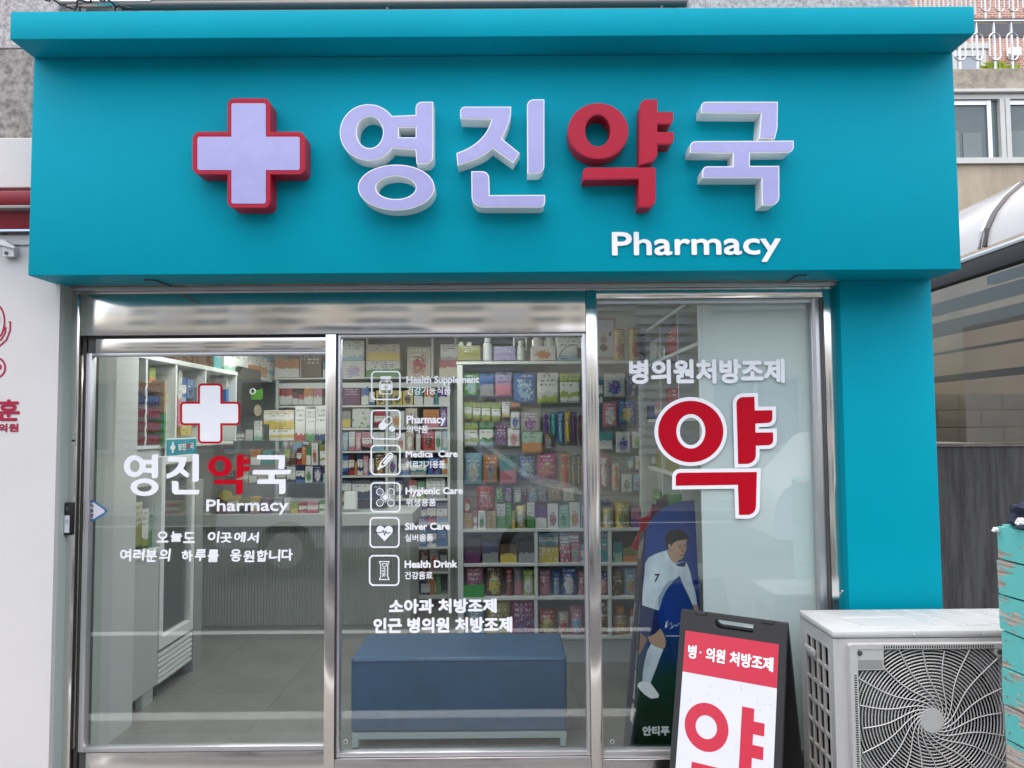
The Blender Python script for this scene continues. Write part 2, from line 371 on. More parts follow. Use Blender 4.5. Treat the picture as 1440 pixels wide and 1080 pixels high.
# package prints: colour 1 = the object's colour, colour 2 = its 'col2' property
def pack_mat(name, layout, rough=.4):
    m = bpy.data.materials.new(name); m.use_nodes = True; n, l, b = nodes(m); b.inputs['Roughness'].default_value = rough
    oi = n.new('ShaderNodeObjectInfo'); at = n.new('ShaderNodeAttribute'); at.attribute_type = 'OBJECT'; at.attribute_name = 'col2'
    tc = n.new('ShaderNodeTexCoord'); sp = n.new('ShaderNodeSeparateXYZ'); l.new(tc.outputs['Generated'], sp.inputs[0])
    def math_(op, a, c=None, d=None):
        x = n.new('ShaderNodeMath'); x.operation = op
        for i, q in enumerate((a, c, d)):
            if q is None: continue
            if isinstance(q, (int, float)): x.inputs[i].default_value = q
            else: l.new(q, x.inputs[i])
        return x.outputs[0]
    def mix(fac, a, c):
        x = n.new('ShaderNodeMix'); x.data_type = 'RGBA'; l.new(fac, x.inputs[0])
        for i, q in ((6, a), (7, c)):
            if isinstance(q, tuple): x.inputs[i].default_value = q
            else: l.new(q, x.inputs[i])
        return x.outputs[2]
    off = n.new('ShaderNodeVectorMath'); off.operation = 'ADD'; l.new(tc.outputs['Generated'], off.inputs[0])
    sc_ = n.new('ShaderNodeVectorMath'); sc_.operation = 'SCALE'; sc_.inputs[0].default_value = (31.7, 17.3, 23.1); l.new(oi.outputs['Random'], sc_.inputs['Scale']); l.new(sc_.outputs[0], off.inputs[1])
    nz = n.new('ShaderNodeTexNoise'); nz.inputs['Scale'].default_value = 5; nz.inputs['Detail'].default_value = 2; l.new(off.outputs[0], nz.inputs[0])
    vo = n.new('ShaderNodeTexVoronoi'); vo.inputs['Scale'].default_value = 4.2; l.new(off.outputs[0], vo.inputs[0])
    X, Z = sp.outputs[0], sp.outputs[2]
    c1, c2 = oi.outputs['Color'], at.outputs['Color']
    wob = math_('MULTIPLY', math_('SUBTRACT', nz.outputs[0], .5), .35)
    white = (.74, .75, .72, 1)
    if layout == 'band':      # colour, white band, colour 2 foot
        f = math_('MULTIPLY', math_('GREATER_THAN', math_('ADD', Z, wob), .36), math_('LESS_THAN', Z, .70))
        col = mix(f, c1, white); g = math_('LESS_THAN', math_('ADD', Z, wob), .20); col = mix(g, col, c2)
    elif layout == 'half':
        f = math_('LESS_THAN', math_('ADD', Z, wob), .5); col = mix(f, c1, c2)
    elif layout == 'dots':
        f = math_('LESS_THAN', vo.outputs['Distance'], .33); col = mix(f, c1, c2)
        g = math_('LESS_THAN', vo.outputs['Distance'], .14); col = mix(g, col, white)
    elif layout == 'pic':
        dx = math_('SUBTRACT', X, .5); dz = math_('SUBTRACT', Z, .40)
        d2 = math_('ADD', math_('MULTIPLY', dx, dx), math_('MULTIPLY', dz, dz))
        f = math_('LESS_THAN', math_('ADD', d2, math_('MULTIPLY', wob, .2)), .085); col = mix(f, c1, c2)
        hs = n.new('ShaderNodeHueSaturation'); l.new(c2, hs.inputs['Color']); l.new(nz.outputs[0], hs.inputs['Hue']); hs.inputs['Saturation'].default_value = 1.2; hs.inputs['Value'].default_value = .7
        g = math_('MULTIPLY', f, math_('GREATER_THAN', nz.outputs[0], .53)); col = mix(g, col, hs.outputs[0])
        v3 = n.new('ShaderNodeTexVoronoi'); v3.inputs['Scale'].default_value = 9; l.new(off.outputs[0], v3.inputs[0])
        h3 = n.new('ShaderNodeMix'); h3.data_type = 'RGBA'; h3.inputs[0].default_value = .55; l.new(v3.outputs['Color'], h3.inputs[6]); l.new(c2, h3.inputs[7])
        g3 = math_('MULTIPLY', math_('LESS_THAN', v3.outputs['Distance'], .42), math_('LESS_THAN', math_('ADD', d2, math_('MULTIPLY', wob, .9)), .16)); col = mix(g3, col, h3.outputs[2])
    else:
        col = c1
    # rows of small print
    ln = n.new('ShaderNodeTexNoise'); ln.inputs['Scale'].default_value = 1; ln.inputs['Detail'].default_value = 0
    mp = n.new('ShaderNodeMapping'); mp.inputs['Scale'].default_value = (16, 1, 5); l.new(off.outputs[0], mp.inputs[0]); l.new(mp.outputs[0], ln.inputs[0])
    rowz = math_('FRACT', math_('MULTIPLY', Z, 7.0))
    inrow = math_('LESS_THAN', rowz, .45)
    side = math_('LESS_THAN', math_('ABSOLUTE', math_('SUBTRACT', X, .5)), .36)
    tx = math_('MULTIPLY', math_('MULTIPLY', math_('GREATER_THAN', ln.outputs[0], .53), inrow), side)
    up = math_('GREATER_THAN', Z, .55)
    tx = math_('MULTIPLY', tx, up)
    hs2 = n.new('ShaderNodeMix'); hs2.data_type = 'RGBA'; hs2.inputs[0].default_value = .75; l.new(c1, hs2.inputs[6]); hs2.inputs[7].default_value = (.05, .05, .07, 1) if layout in ('band', 'half') else (.8, .8, .78, 1)
    col = mix(tx, col, hs2.outputs[2])
    l.new(col, b.inputs['Base Color'])
    return m
PACK = {k: pack_mat('package_print_'+k, k, .35) for k in ('band', 'half', 'dots', 'pic', 'plain')}
# ================================================================== setting: street side
GZ = -0.12
MB().box(-60, 60, -60, 40, GZ-.3, GZ).build('ground', ASPH, kind='structure')
MB().box(-14, 14, 2.42, 3.46, GZ, GZ+.05).build('pavement', PAVE, kind='structure')
MB().box(-14, 14, -9.2, -7.4, GZ, GZ+.14).build('pavement', PAVE, kind='structure')
lm = MB(); zt = GZ+.004
lm.box(-9, 9, 2.17, 2.31, GZ+.001, zt)
lm.box(-9, 9, .28, .40, GZ+.001, zt)
lm.add([(-4.6, .45, zt), (-4.45, .45, zt), (-3.05, 2.12, zt), (-3.2, 2.12, zt)], [(0, 1, 2, 3)])
lm.box(-9, 9, -6.9, -6.78, GZ+.001, zt)
lm.build('road_marking', LINE, kind='structure')

FY = 3.45      # front of the steel framing
GY = 3.49      # front of the glass
PY_ = 3.40     # front of the teal pillar
def Xp(px, py, Y): return P(px, py, Y)[0]
def Zp(px, py, Y): return P(px, py, Y)[1]

# ------------------------------------------------------------------ storefront
store = thing('pharmacy_storefront', 'pharmacy shopfront of brushed steel and glass with teal pillar under the sign', 'storefront', (0, 3.45, GZ))
xJ0, xJ1 = Xp(84.5, 1030, FY), Xp(98.5, 1030, FY)
zHt, zHb = Zp(470, 408, FY), Zp(470, 469.5, FY)
xP1a, xP1b = Xp(454.8, 1040, FY), Xp(469.6, 1040, FY)
xP2a, xP2b = Xp(831.6, 1040, FY), Xp(846.6, 1040, FY)
xRJ0, xRJ1 = Xp(1158.5, 450, FY), Xp(1176, 450, FY)
xSL = P(39, 387.5, 3.168)[0]; xSR = P(1352, 378, 3.168)[0]; zSb = P(700, 383, 3.168)[1]
zCb = P(690, 51.8, 3.012)[1]; zCt = P(690, 12.4, 3.012)[1]
xPil0 = Xp(1181, 420, PY_); xPil1 = Xp(1317.5, 625, PY_)
MB().box(xJ0, xJ1, FY, FY+.14, GZ, zHt, .002).build('post', STEEL, store, True)
MB().box(xP1a, xP1b, FY, FY+.14, GZ, zHb-.002, .002).build('post', STEEL, store, True)
MB().box(xP2a, xP2b, FY-.004, FY+.14, GZ, zHt, .002).build('post', STEEL, store, True)
MB().box(xRJ0, xRJ1, FY, FY+.14, GZ, zHt, .002).build('post', STEEL, store, True)
MB().box(xJ1+.001, xP2a-.001, FY, FY+.16, zHb, zHt, .002).build('header_panel', STEEL, store, True)
zH2 = Zp(1000, 419, FY)
MB().box(xP2b+.001, xRJ0-.001, FY+.004, FY+.16, zH2, zHt, .002).build('header_panel', STEEL, store, True)
MB().box(xJ0-.02, xRJ1+.004, FY-.02, FY+.16, zHt+.002, zHt+.018, .001).build('header_ledge', ALU, store)
MB().box(xSL, xSR, 3.402, 3.62, zHt+.02, zSb+.9).build('lintel', PARAPET, store)
MB().box(xPil0, xPil1, PY_, 3.95, GZ, zSb, .003).build('pillar', TEAL, store, True)
MB().box(xRJ1+.002, xPil0-.0005, FY+.005, FY+.1, GZ, zSb-.01).build('filler_strip', TEALDK, store)
for z in (Zp(1186, 833, 3.43),):
    b = MB(); b.lathe([(.006, 0), (.006, .006), (.003, .008)], xPil0-.006, FY+.004, z, 10, 'y'); b.lathe([(.005, 0), (.005, .006)], xPil0-.016, FY+.004, z-.008, 8, 'y')
    b.build('screw', ALU, store)
# left side strips
MB().box(Xp(77, 1030, FY-.01), xJ0-.001, FY-.01, FY+.1, GZ, zHt+.02).build('sealant_strip', CAULK, store)
# dark track, door
dj = Xp(108.5, 1030, FY+.02)
MB().box(xJ1+.001, Xp(107.5, 1030, FY+.04), FY+.045, FY+.15, GZ, zHb-.001).build('door_track', DARKALU, store)
MB().box(Xp(107.5, 1030, FY+.04), Xp(109.2, 1030, FY+.04), FY+.06, FY+.15, GZ, zHb-.001).build('rubber_seal', RUBBER, store)

# sliding door --------------------------------------------------------------
DY = FY+.02
xd0, xd1 = Xp(109.6, 1030, DY), xP1a-.001
zg_t, zg_b = Zp(290, 500, DY), Zp(290, 1050, DY)
xg0, xg1 = Xp(117.5, 1030, DY), Xp(453.8, 1040, DY)
d = MB()
d.box(xd0, xg0, DY, DY+.04, zg_b-.02, zg_t+.014, .002)
d.box(xg0-.001, xd1, DY+.001, DY+.04, zg_t, zg_t+.014, .002)
d.box(xg0-.001, xd1, DY+.001, DY+.04, zg_b-.022, zg_b, .003)
door = d.build('sliding_door', ALU, store, True)
MB().box(Xp(134, 484, DY), xd1, DY+.004, DY+.045, zg_t+.016, zHb-.012, .002).build('top_rail', STEEL, door, True)
MB().box(xJ1+.001, xd1, DY+.03, DY+.1, zHb-.012, zHb-.001).build('head_gap', DARKALU, store)
MB().box(xd0, Xp(133, 484, DY), DY+.014, DY+.05, zg_t+.016, zHb-.014).build('top_rail_end', DARKALU, door)
MB().box(Xp(119.5, 1070, DY), xd1, DY+.003, DY+.045, GZ+.03, zg_b-.024, .002).build('bottom_panel', STEEL, door, True)
MB().box(xd0, Xp(118.8, 1070, DY), DY+.016, DY+.05, GZ+.03, zg_b-.026).build('bottom_panel_end', DARKALU, door)
MB().box(xg0-.004, xg1+.006, GY, GY+.008, zg_b-.004, zg_t+.004).build('pane', GLASS, door)

# picture window -------------------------------------------------------------
def window(x0, x1, zt, zb, fr, panelmat, name, lowtop):
    m = MB()
    m.box(x0, x0+fr[0], FY+.012, FY+.06, zb, zt, .002)
    m.box(x1-fr[1], x1, FY+.012, FY+.06, zb, zt, .002)
    m.box(x0+fr[0]-.001, x1-fr[1]+.001, FY+.013, FY+.06, zt-fr[2], zt, .002)
    m.box(x0+fr[0]-.001, x1-fr[1]+.001, FY+.013, FY+.06, zb, zb+fr[3], .003)
    o = m.build(name, ALU, store, True)
    MB().box(x0+fr[0]-.004, x1-fr[1]+.004, GY, GY+.008, zb+fr[3]-.004, zt-fr[2]+.004).build('pane', GLASS, o)
    MB().box(x0, x1, FY+.003, FY+.06, GZ, zb-.002, .002).build('bottom_panel', STEEL, store, True)
    return o
zw_b = Zp(650, 1064, FY+.012)
win = window(xP1b+.001, xP2a-.001, zHb-.002, zw_b, (.017, .016, .014, .019), STEEL, 'fixed_window', 0)
MB().box(xP1b+.001, xP1b+.006, FY+.002, FY+.012, zw_b, zHb-.003).build('rubber_seal', RUBBER, win)
zs_b = Zp(900, 1066, FY+.012)
side = window(xP2b+.001, xRJ0-.001, zH2-.002, zs_b, (.006, .052, .02, .03), STEEL, 'side_window', 0)
MB().box(xRJ0-.05, xRJ0-.036, FY+.004, FY+.012, zs_b, zH2-.004).build('glazing_bead', ALU, side)
MB().box(xRJ0-.014, xRJ0-.004, FY+.004, FY+.012, zs_b, zH2-.004).build('glazing_bead', DARKALU, side)
for px, o in ((486, win), (861, side)):
    x, z = P(px, 1043, GY-.002)
    MB().lathe([(.010, 0), (.010, .001)], x, GY-.0005, z, 16, 'y').build('glass_fitting', GREENEDGE, o)
    MB().lathe([(.0045, 0), (.0045, .002)], x, GY-.0015, z, 12, 'y').build('glass_fitting_cap', BLACK, o)
# intercom on the left post, card slot
kp = thing('door_keypad', 'black door release switch with white strip on the left steel post', 'door switch', (xJ0, FY, Zp(99, 752, FY)))
x0, x1 = Xp(92.5, 730, FY), Xp(105, 730, FY); za, zb = Zp(98, 706, FY), Zp(98, 752, FY)
MB().box(x0, x1, FY-.022, FY-.0005, zb, za, .004).build('housing', BLACK, kp, True)
MB().box(x0+.008, x1-.010, FY-.024, FY-.0215, zb+.012, zb+.088).build('label_strip', PAPERW, kp)
text_mb('도어', x0+.012, x1-.014, zb+.05, zb+.07, FY-.0245, 0).build('lettering', BLACK, kp)
MB().box(x0+.012, x1-.014, FY-.023, FY-.0215, za-.035, za-.018).build('sensor', DARKALU, kp)
m = MB(); xm = Xp(104, 617, FY); z0 = Zp(104, 617, FY)
m.box(xm-.012, xm+.012, FY-.004, FY-.0005, z0-.033, z0+.033, .002)
ls = m.build('lock_plate', STEEL, store)
for dz in (-.026, .026, .006): MB().lathe([(.004, 0), (.004, .003)], xm, FY-.004, z0+dz, 10, 'y').build('screw', ALU, ls)
MB().box(xm-.006, xm+.006, FY-.008, FY-.0042, z0-.012, z0-.004).build('lock_slot', BLACK, ls)
# automatic-door sticker
S = [[(126, 704), (131, 703), (149, 716), (151, 719), (148, 723), (131, 733), (126, 733)]]
YS = GY-.001
st = MB().plate(pxl(S, YS), YS, GY-.0002).build('door_sticker', mat('sticker_blue', (.03, .14, .35), .4), door)
S = [[(127, 708), (132, 706.5), (147, 717.5), (147, 720.5), (132, 729.5), (127, 729.5)]]
MB().plate(pxl(S, YS), YS-.0006, YS-.0001).build('sticker_face', PAPERW, door)
for i, ch in enumerate('자동문'): text_px(ch, 127.5, 131.5, 708.5+i*7, 714+i*7, YS-.001, .15).build('lettering', BLACK, door)

# ------------------------------------------------------------------ vinyl on the glass
VY = GY-.0012
def fillpx(mb, loops, Y, th=.0008): return mb.plate(pxl(loops, Y), Y, Y+th)
# syllable outlines, in photo pixels of the fascia sign
def z2(l): return [(460+p[0]/3.6, 100+p[1]/3.6)+((p[2]/3.6,) if len(p) > 2 else ()) for p in l]
def z3(l): return [(780+p[0]/3.6, 100+p[1]/3.6)+((p[2]/3.6,) if len(p) > 2 else ()) for p in l]
def z7(l): return [(820+p[0]/3.375, 400+p[1]/3.375)+((p[2]/3.375,) if len(p) > 2 else ()) for p in l]
e_out = ell(210, 310.5, 146, 143, 322, 38, 44)   # placeholder order, long way round is below
a_t = math.degrees(math.atan2((222-310.5)/143, (335-210)/146)); a_b = math.degrees(math.atan2((400-310.5)/143, (343-210)/146))
arc = ell(210, 310.5, 146, 143, a_b, 360+a_t, 52)
YEO = [rr(z2([(448, 222), (448, 155, 34), (537, 155), (537, 470, 40), (453, 470), (447, 400)]))+z2(arc), z2(ell(216, 310, 67, 80)), z2([(363, 287), (448, 287), (448, 335), (363, 335)])]
NG = [z2(ell(350, 589, 194, 116)), z2(ell(348, 590, 101, 58))]
JI = [rr(z2([(673, 180, 25), (932, 180), (930, 228, 20), (912, 285, 20), (885, 342), (975, 415), (940, 465), (838, 392), (800, 424, 20), (740, 453, 30), (660, 479), (655, 415), (715, 392, 30), (775, 349, 30), (812, 300, 20), (832, 245), (675, 243)]))]
II = [rr(z2([(1012, 143, 34), (1100, 143), (1100, 518, 40), (1014, 518)]))]
NN = [rr(z2([(730, 507), (820, 507, 34), (822, 628), (1103, 627), (1103, 690, 25), (732, 690, 55)]))]
OO = [z3(ell(220, 304, 153, 142)), z3(ell(218, 302, 64, 80))]
YA = [rr(z3([(431, 143, 38), (520, 143), (520, 207), (600, 207), (600, 270, 25), (520, 270), (520, 308), (602, 308), (602, 372, 25), (520, 372), (520, 454, 40), (429, 476)]))]
GK = [rr(z3([(143, 488, 25), (512, 488), (512, 690, 42), (425, 690), (425, 547), (143, 552)]))]
GG = [rr(z3([(742, 155, 25), (1130, 155), (1128, 290, 15), (1115, 342), (1035, 342), (1045, 215), (742, 213)]))]
UG = [rr(z3([(685, 355, 28), (1210, 352), (1210, 412, 30), (988, 415), (988, 480), (1137, 480), (1137, 680, 45), (1050, 680), (1047, 542), (748, 542), (748, 482, 25), (903, 482), (903, 417), (685, 415)]))]
SYL = {'yeong': [YEO, NG], 'jin': [JI, II, NN], 'yak': [OO, YA, GK], 'guk': [GG, UG]}
def fitted(key, x0, x1, y0, y1):
    ps = [p for g in SYL[key] for l in g for p in l]
    a0 = min(p[0] for p in ps); a1 = max(p[0] for p in ps); b0 = min(p[1] for p in ps); b1 = max(p[1] for p in ps)
    return [[[(x0+(p[0]-a0)/(a1-a0)*(x1-x0), y0+(p[1]-b0)/(b1-b0)*(y1-y0)) for p in l] for l in g] for g in SYL[key]]
for key, bx_, mt in (('yeong', (174, 223, 639, 697.5), VINYL), ('jin', (233.9, 280, 638.7, 695.3), VINYL), ('yak', (292.5, 351.2, 639, 695.3), REDV), ('guk', (355.3, 409, 640, 694.8), VINYL)):
    m = MB()
    for g in fitted(key, *bx_): fillpx(m, g, VY)
    m.build('lettering', mt, door)
def crosspx(cx, cy, hw, hh, ax, ay, r): # outer half sizes, arm half widths
    return rr([(cx-ax, cy-hh, r), (cx+ax, cy-hh, r), (cx+ax, cy-ay), (cx+hw, cy-ay, r), (cx+hw, cy+ay, r), (cx+ax, cy+ay), (cx+ax, cy+hh, r), (cx-ax, cy+hh, r), (cx-ax, cy+ay), (cx-hw, cy+ay, r), (cx-hw, cy-ay, r), (cx-ax, cy-ay)])
cw = crosspx(295.5, 581.5, 39.3, 39.3, 14.2, 13.6, 3)
fillpx(MB(), [offs(cw, 3)], VY+.0002).build('cross_border', REDV, door)
fillpx(MB(), [cw], VY-.0008).build('cross', VINYL, door)
text_px('Pharmacy', 290, 405.7, 702, 724, VY, .5).build('lettering', VINYL, door)
def hand(words, x0, x1, y0, y1):
    m = MB(); n = sum(len(w_) for w_ in words)+.8*(len(words)-1); x = x0; u = (x1-x0)/n; rnd = random.Random(4)
    for w_ in words:
        for ch in w_:
            j = rnd.uniform(-1, 1); text_px(ch, x+u*.06, x+u*.94, y0+j*.9+rnd.uniform(0, 1), y1+j*.9-rnd.uniform(0, 1.5), VY, .6, rnd.uniform(-.02, .12), 3, m); x += u
        x += u*.8
    m.build('lettering', VINYL, door)
hand(['오늘도', '이곳에서'], 219.4, 364.5, 747.5, 764)
hand(['여러분의', '하루를', '응원합니다'], 167.5, 413, 772, 790.5)

# icons and lines on the picture window
IC = [(521.8, 563.5, 521.5, 562.7), (521.3, 563.5, 576, 618.2), (521, 563.5, 625.3, 668.2), (520.6, 563.3, 678, 720.7), (519.5, 562, 727, 770.5), (518.7, 561.8, 780.4, 824)]
def icon(i, pieces):
    x0, x1, y0, y1 = IC[i]; m = MB()
    pieces = [[rect(0, 0, 100, 100, 15), rect(5, 5, 95, 95, 11)]]+pieces
    for g in pieces: fillpx(m, [[(x0+p[0]/100*(x1-x0), y0+p[1]/100*(y1-y0)) for p in l] for l in g], VY)
    m.build('icon', VINYL, win)
def rot(l, a, cx=50, cy=50):
    c, s = math.cos(math.radians(a)), math.sin(math.radians(a)); return [(cx+(x-cx)*c-(y-cy)*s, cy+(x-cx)*s+(y-cy)*c) for x, y in l]
plus = [(46, 46), (48.6, 46), (48.6, 43), (48.6, 43)]
icon(0, [[rect(32, 18, 68, 29, 2)], [rr([(32, 33, 4), (68, 33, 4), (72, 41, 3), (72, 80, 6), (28, 80, 6), (28, 41, 3)]), rr([(35, 36, 2), (65, 36, 2), (68, 42, 2), (68, 77, 4), (32, 77, 4), (32, 42, 2)])],
         [rect(33, 45, 67, 66), [(48, 48), (52, 48), (52, 53.5), (58, 53.5), (58, 57.5), (52, 57.5), (52, 63), (48, 63), (48, 57.5), (42, 57.5), (42, 53.5), (48, 53.5)]]])
icon(1, [[rot(rect(22, 33, 76, 57, 12), -45, 49, 45), rot(rect(49, 36, 73, 54, 9), -45, 49, 45)], [ell(71, 64, 10, 10, 200, 340, 20)[:0] or rot(ell(71, 64, 10, 10, 5, 175, 20), -50, 71, 64)], [rot(ell(71, 64, 10, 10, 185, 355, 20), -50, 71, 64)]])
icon(2, [[rot(rr([(30, 42, 8), (80, 42, 9), (80, 62, 9), (30, 62, 8), (20, 56, 2), (8, 55, 3), (8, 49, 3), (20, 48, 2)]), -48, 50, 50), rot(rr([(32, 46, 4), (76, 46, 6), (76, 58, 6), (32, 58, 4), (26, 52, 2)]), -48, 50, 50)],
         [rot(rect(36, 49.5, 74, 57, 3), -48, 50, 50)]]+[[rot(rect(44+k*8, 46.2, 45.6+k*8, 50), -48, 50, 50)] for k in range(4)])
band = lambda a: [[rot(rect(12, 38, 88, 62, 12), a), rot(rect(15, 41, 85, 59, 9), a)]]
dots = lambda a: [[rot(ell(x, y, 1.4, 1.4, n=8), a)] for x in (22, 28, 72, 78) for y in (47, 53)]
m_in = [[rot(rect(12, 38, 36.5, 62, 12), a), rot(rect(15, 41, 34.5, 59, 9), a)] for a in (45, 135, 225, 315)]
icon(3, m_in+dots(45)+dots(135)+[[rot(rect(42, 42, 58, 58), 45)]]+[[rot(rect(38, 37.5, 62, 39.5), a)] for a in (45, 135, 225, 315)])
heart = [(50, 78), (27, 54)]+ell(36.5, 43, 13.8, 14.5, 145, 318, 18)+[(50, 38)]+ell(63.5, 43, 13.8, 14.5, 222, 395, 18)+[(73, 54)]
pulse = stroke([(28, 50), (42, 50), (46, 42), (50, 60), (54, 44), (57, 53), (62, 50), (70, 50)], 2.2)
icon(4, [[heart]])
x0, x1, y0, y1 = IC[4]; m = MB()
for a, b2 in zip([(15, 50), (42, 50), (46, 42), (50, 60), (54, 44), (57, 53)], [(42, 50), (46, 42), (50, 60), (54, 44), (57, 53), (70, 50)]): m.plate(pxl([[(x0+p[0]/100*(x1-x0), y0+p[1]/100*(y1-y0)) for p in stroke([a, b2], 2.6)]], VY), VY-.0008, VY-.0002)
m.build('pulse_line', mat('pulse_grey', (.05, .065, .065), .5), win)
can = rr([(33, 20), (67, 20), (67, 24), (63, 30), (63, 70), (67, 77), (67, 81), (33, 81), (33, 77), (37, 70), (37, 30), (33, 24)])
icon(5, [[can, offs(can, -3)]])
m = MB(); x0, x1, y0, y1 = IC[5]   # upright word on the can, read from top to bottom
X0, Z0 = P((x0+x1)/2-5, 800, VY); vs, fs = text_tris('Drink', 2)
bx0 = min(v[0] for v in vs); bx1 = max(v[0] for v in vs); by0 = min(v[1] for v in vs); by1 = max(v[1] for v in vs)
wX0, wZ0 = P(537.2, 792.5, VY); wX1, wZ1 = P(543.8, 811.5, VY)
for k, (ex, ez) in enumerate(((0, 0), (.0007, 0), (0, .0007), (.0007, .0007))):
    m.add([(wX0+(v[1]-by0)/(by1-by0)*(wX1-wX0)+ex, VY-k*.0001, wZ0+(v[0]-bx0)/(bx1-bx0)*(wZ1-wZ0)+ez) for v in vs], fs)
m.build('lettering', VINYL, win)
for body, x0, x1, y0, y1, bold in (('Health Supplement', 571.5, 674, 528.5, 542, .5), ('건강기능식품', 572, 634, 543.3, 555, .2), ('Pharmacy', 571.8, 626.3, 584, 599, .5), ('의약품', 571.8, 602, 598.6, 609, .2),
        ('Medica  Care', 570.4, 643.5, 633.5, 643.2, .5), ('의료기기용품', 570.4, 626, 648, 658.3, .2), ('Hygienic Care', 570.3, 651, 685, 698, .5), ('위생용품', 571, 613, 701, 712, .2),
        ('Silver Care', 569.5, 632.9, 735, 745.3, .5), ('실버용품', 569.5, 609.3, 751, 761.5, .2), ('Health Drink', 569, 643, 788, 798.5, .5), ('건강음료', 569, 608.4, 803.8, 814.5, .2),
        ('소아과 처방조제', 546.8, 698.5, 841.8, 862.5, 1.0), ('인근 병의원 처방조제', 525, 720.5, 868, 890, 1.0)):
    text_px(body, x0, x1, y0, y1, VY, bold).build('lettering', VINYL, win)
# right-hand window
text_px('병의원처방조제', 884.6, 1103.5, 505, 539.5, VY, 1.5).build('lettering', VINYL, side)
BO = [z7(ell(511, 698, 155, 146)), z7(ell(511.5, 697, 69, 82))]
BY = [rr(z7([(727, 535, 32), (813, 533), (815, 598), (898, 597), (899, 656, 22), (818, 660), (818, 703), (902, 702), (903, 762, 25), (820, 765), (820, 850, 42), (736, 852)]))]
BG = [rr([(950.4, 664.8, 6), (1064.4, 663.7), (1062.8, 724, 13), (1039.2, 724), (1037.8, 681.7), (950.4, 683)])]
mb1, mb2 = MB(), MB()
for g in (BO, BY, BG):
    fillpx(mb2, g, VY-.0008)
    fillpx(mb1, [offs(g[0], 5.3)]+[offs(h, -5.0) for h in g[1:]], VY+.0002)
mb1.build('letter_border', VINYL, side)
mb2.build('lettering', REDV, side)

# ------------------------------------------------------------------ fascia sign
sign = thing('shop_sign', 'teal fascia sign box with raised white and red Korean letters and a cross', 'shop sign', (0, 3.3, zSb))
MB().box(xSL, xSR, 3.168, 3.40, zSb, zCb, .004).build('sign_box', TEAL, sign, True)
MB().box(xSL-.0, xSR, 3.012, 3.40, zCb+.001, zCt, .004).build('cornice', TEAL, sign, True)
LY = 3.083
def letter(groups, body_mat, face_mat, name='letter', inset=1.4, xoff=0):
    m = MB(); f = MB()
    for g in groups:
        lp = pxl(g, LY)
        m.plate(lp, LY, 3.1675)
        ins = inset/F*LY
        f.plate([offs(lp[0], -ins)]+[offs(h, ins) for h in lp[1:]], LY-.0015, LY+.004)
    o = m.build(name, body_mat, sign)
    f.build(name+'_face', face_mat, o)
letter(SYL['yeong'], WHITE, LAV); letter(SYL['jin'], WHITE, LAV); letter(SYL['yak'], REDP, REDF); letter(SYL['guk'], WHITE, LAV)
cr = crosspx(350, 215.3, 79.2, 77.2, 30.2, 30, 10)
lp = pxl([cr], LY)
o = MB().plate(lp, LY, 3.1675).build('cross', REDP, sign)
MB().plate([offs(lp[0], -.8/F*LY), offs(lp[0], -5.2/F*LY)], LY-.001, LY+.004).build('cross_border', REDF, o)
MB().plate([pxl([crosspx(349.8, 216, 71.8, 70.5, 24.1, 23.4, 3)], LY)[0]], LY-.0022, LY+.004).build('cross_face', LAV, o)
m = text_px('Pharmacy', 860.5, 1098, 325.5, 369, 3.162, 1.0)
m2 = text_px('Pharmacy', 860.5, 1098, 325.5, 369, 3.1645, 1.0); m.v += m2.v; 
o_ = len(m.v)-len(m2.v); m.f += [tuple(i+o_ for i in f) for f in m2.f]
m.build('lettering', VINYL, sign)
for pts in ([(203, 394.5), (216, 394), (240, 403)], [(1135, 387.5), (1122, 388), (1106, 397)]):
    q = []
    for px, py in pts:     # on the underside z = zSb
        dd = _f+_r*((px-720)/F)-_u*((py-540)/F); t = (zSb-.004-EYE.z)/dd.z; q.append((dd.x*t, dd.y*t, zSb-.004))
    m = MB().tube(q, .004, 6)
    o = m.build('underside_bracket', DARKALU, sign)
    c = (Vector(q[1])+Vector(q[2]))/2
    MB().lathe([(.006, -.004), (.006, .003)], c.x, c.y-.02, c.z, 10).build('screw', DARKALU, o)

# ------------------------------------------------------------------ upper storey strip over the sign
up = thing('upper_storey', 'pale granite upper storey with pipes over the teal cornice', 'upper storey', (0, 3.6, zCt))
UY = 3.46
xa, xb, xc = Xp(84, 8, UY), Xp(968, 5, UY), Xp(1281, 3, UY)
MB().box(xb, xc, UY, UY+.3, zSb, 5.6, .004).build('stone_panel', GRAN1, up)
MB().box(xa, xb-.003, UY+.22, UY+.3, zCt-.2, 5.6).build('window_pane', DARKPANE, up)
MB().box(xa, xb-.003, UY+.12, UY+.2, zCt+.22, zCt+.26).build('window_rail', ALU, up)
for (px0, px1, py, r, mt) in ((88, 215, 4, .022, STAINLESS), (170, 965, 6, .02, DARKALU)):
    z = Zp((px0+px1)/2, py, UY-.05); MB().tube([(Xp(px0, py, UY-.05), UY-.05, z), (Xp(px1, py, UY-.05), UY-.05, z)], r, 12).build('pipe', mt, up, True)
for px in (104, 110, 160, 170, 545, 930):
    z = Zp(px, 4, UY-.05); x = Xp(px, 4, UY-.05); MB().tube([(x, UY-.05, z-.05), (x, UY-.05, z+.3)], .011, 10).build('pipe_bracket', DARKALU, up, True)
cb = []
for k in range(40):
    t = k/39; px = 60+t*120; cb.append((Xp(px, 5, UY-.09), UY-.09+.02*math.sin(k), Zp(px, 12-14*abs(math.cos(t*5)), UY-.09)))
tag(MB().tube(cb, .004, 6).build('cable', BLACK), 'thin black cable drooping above the left end of the teal cornice', 'cable')

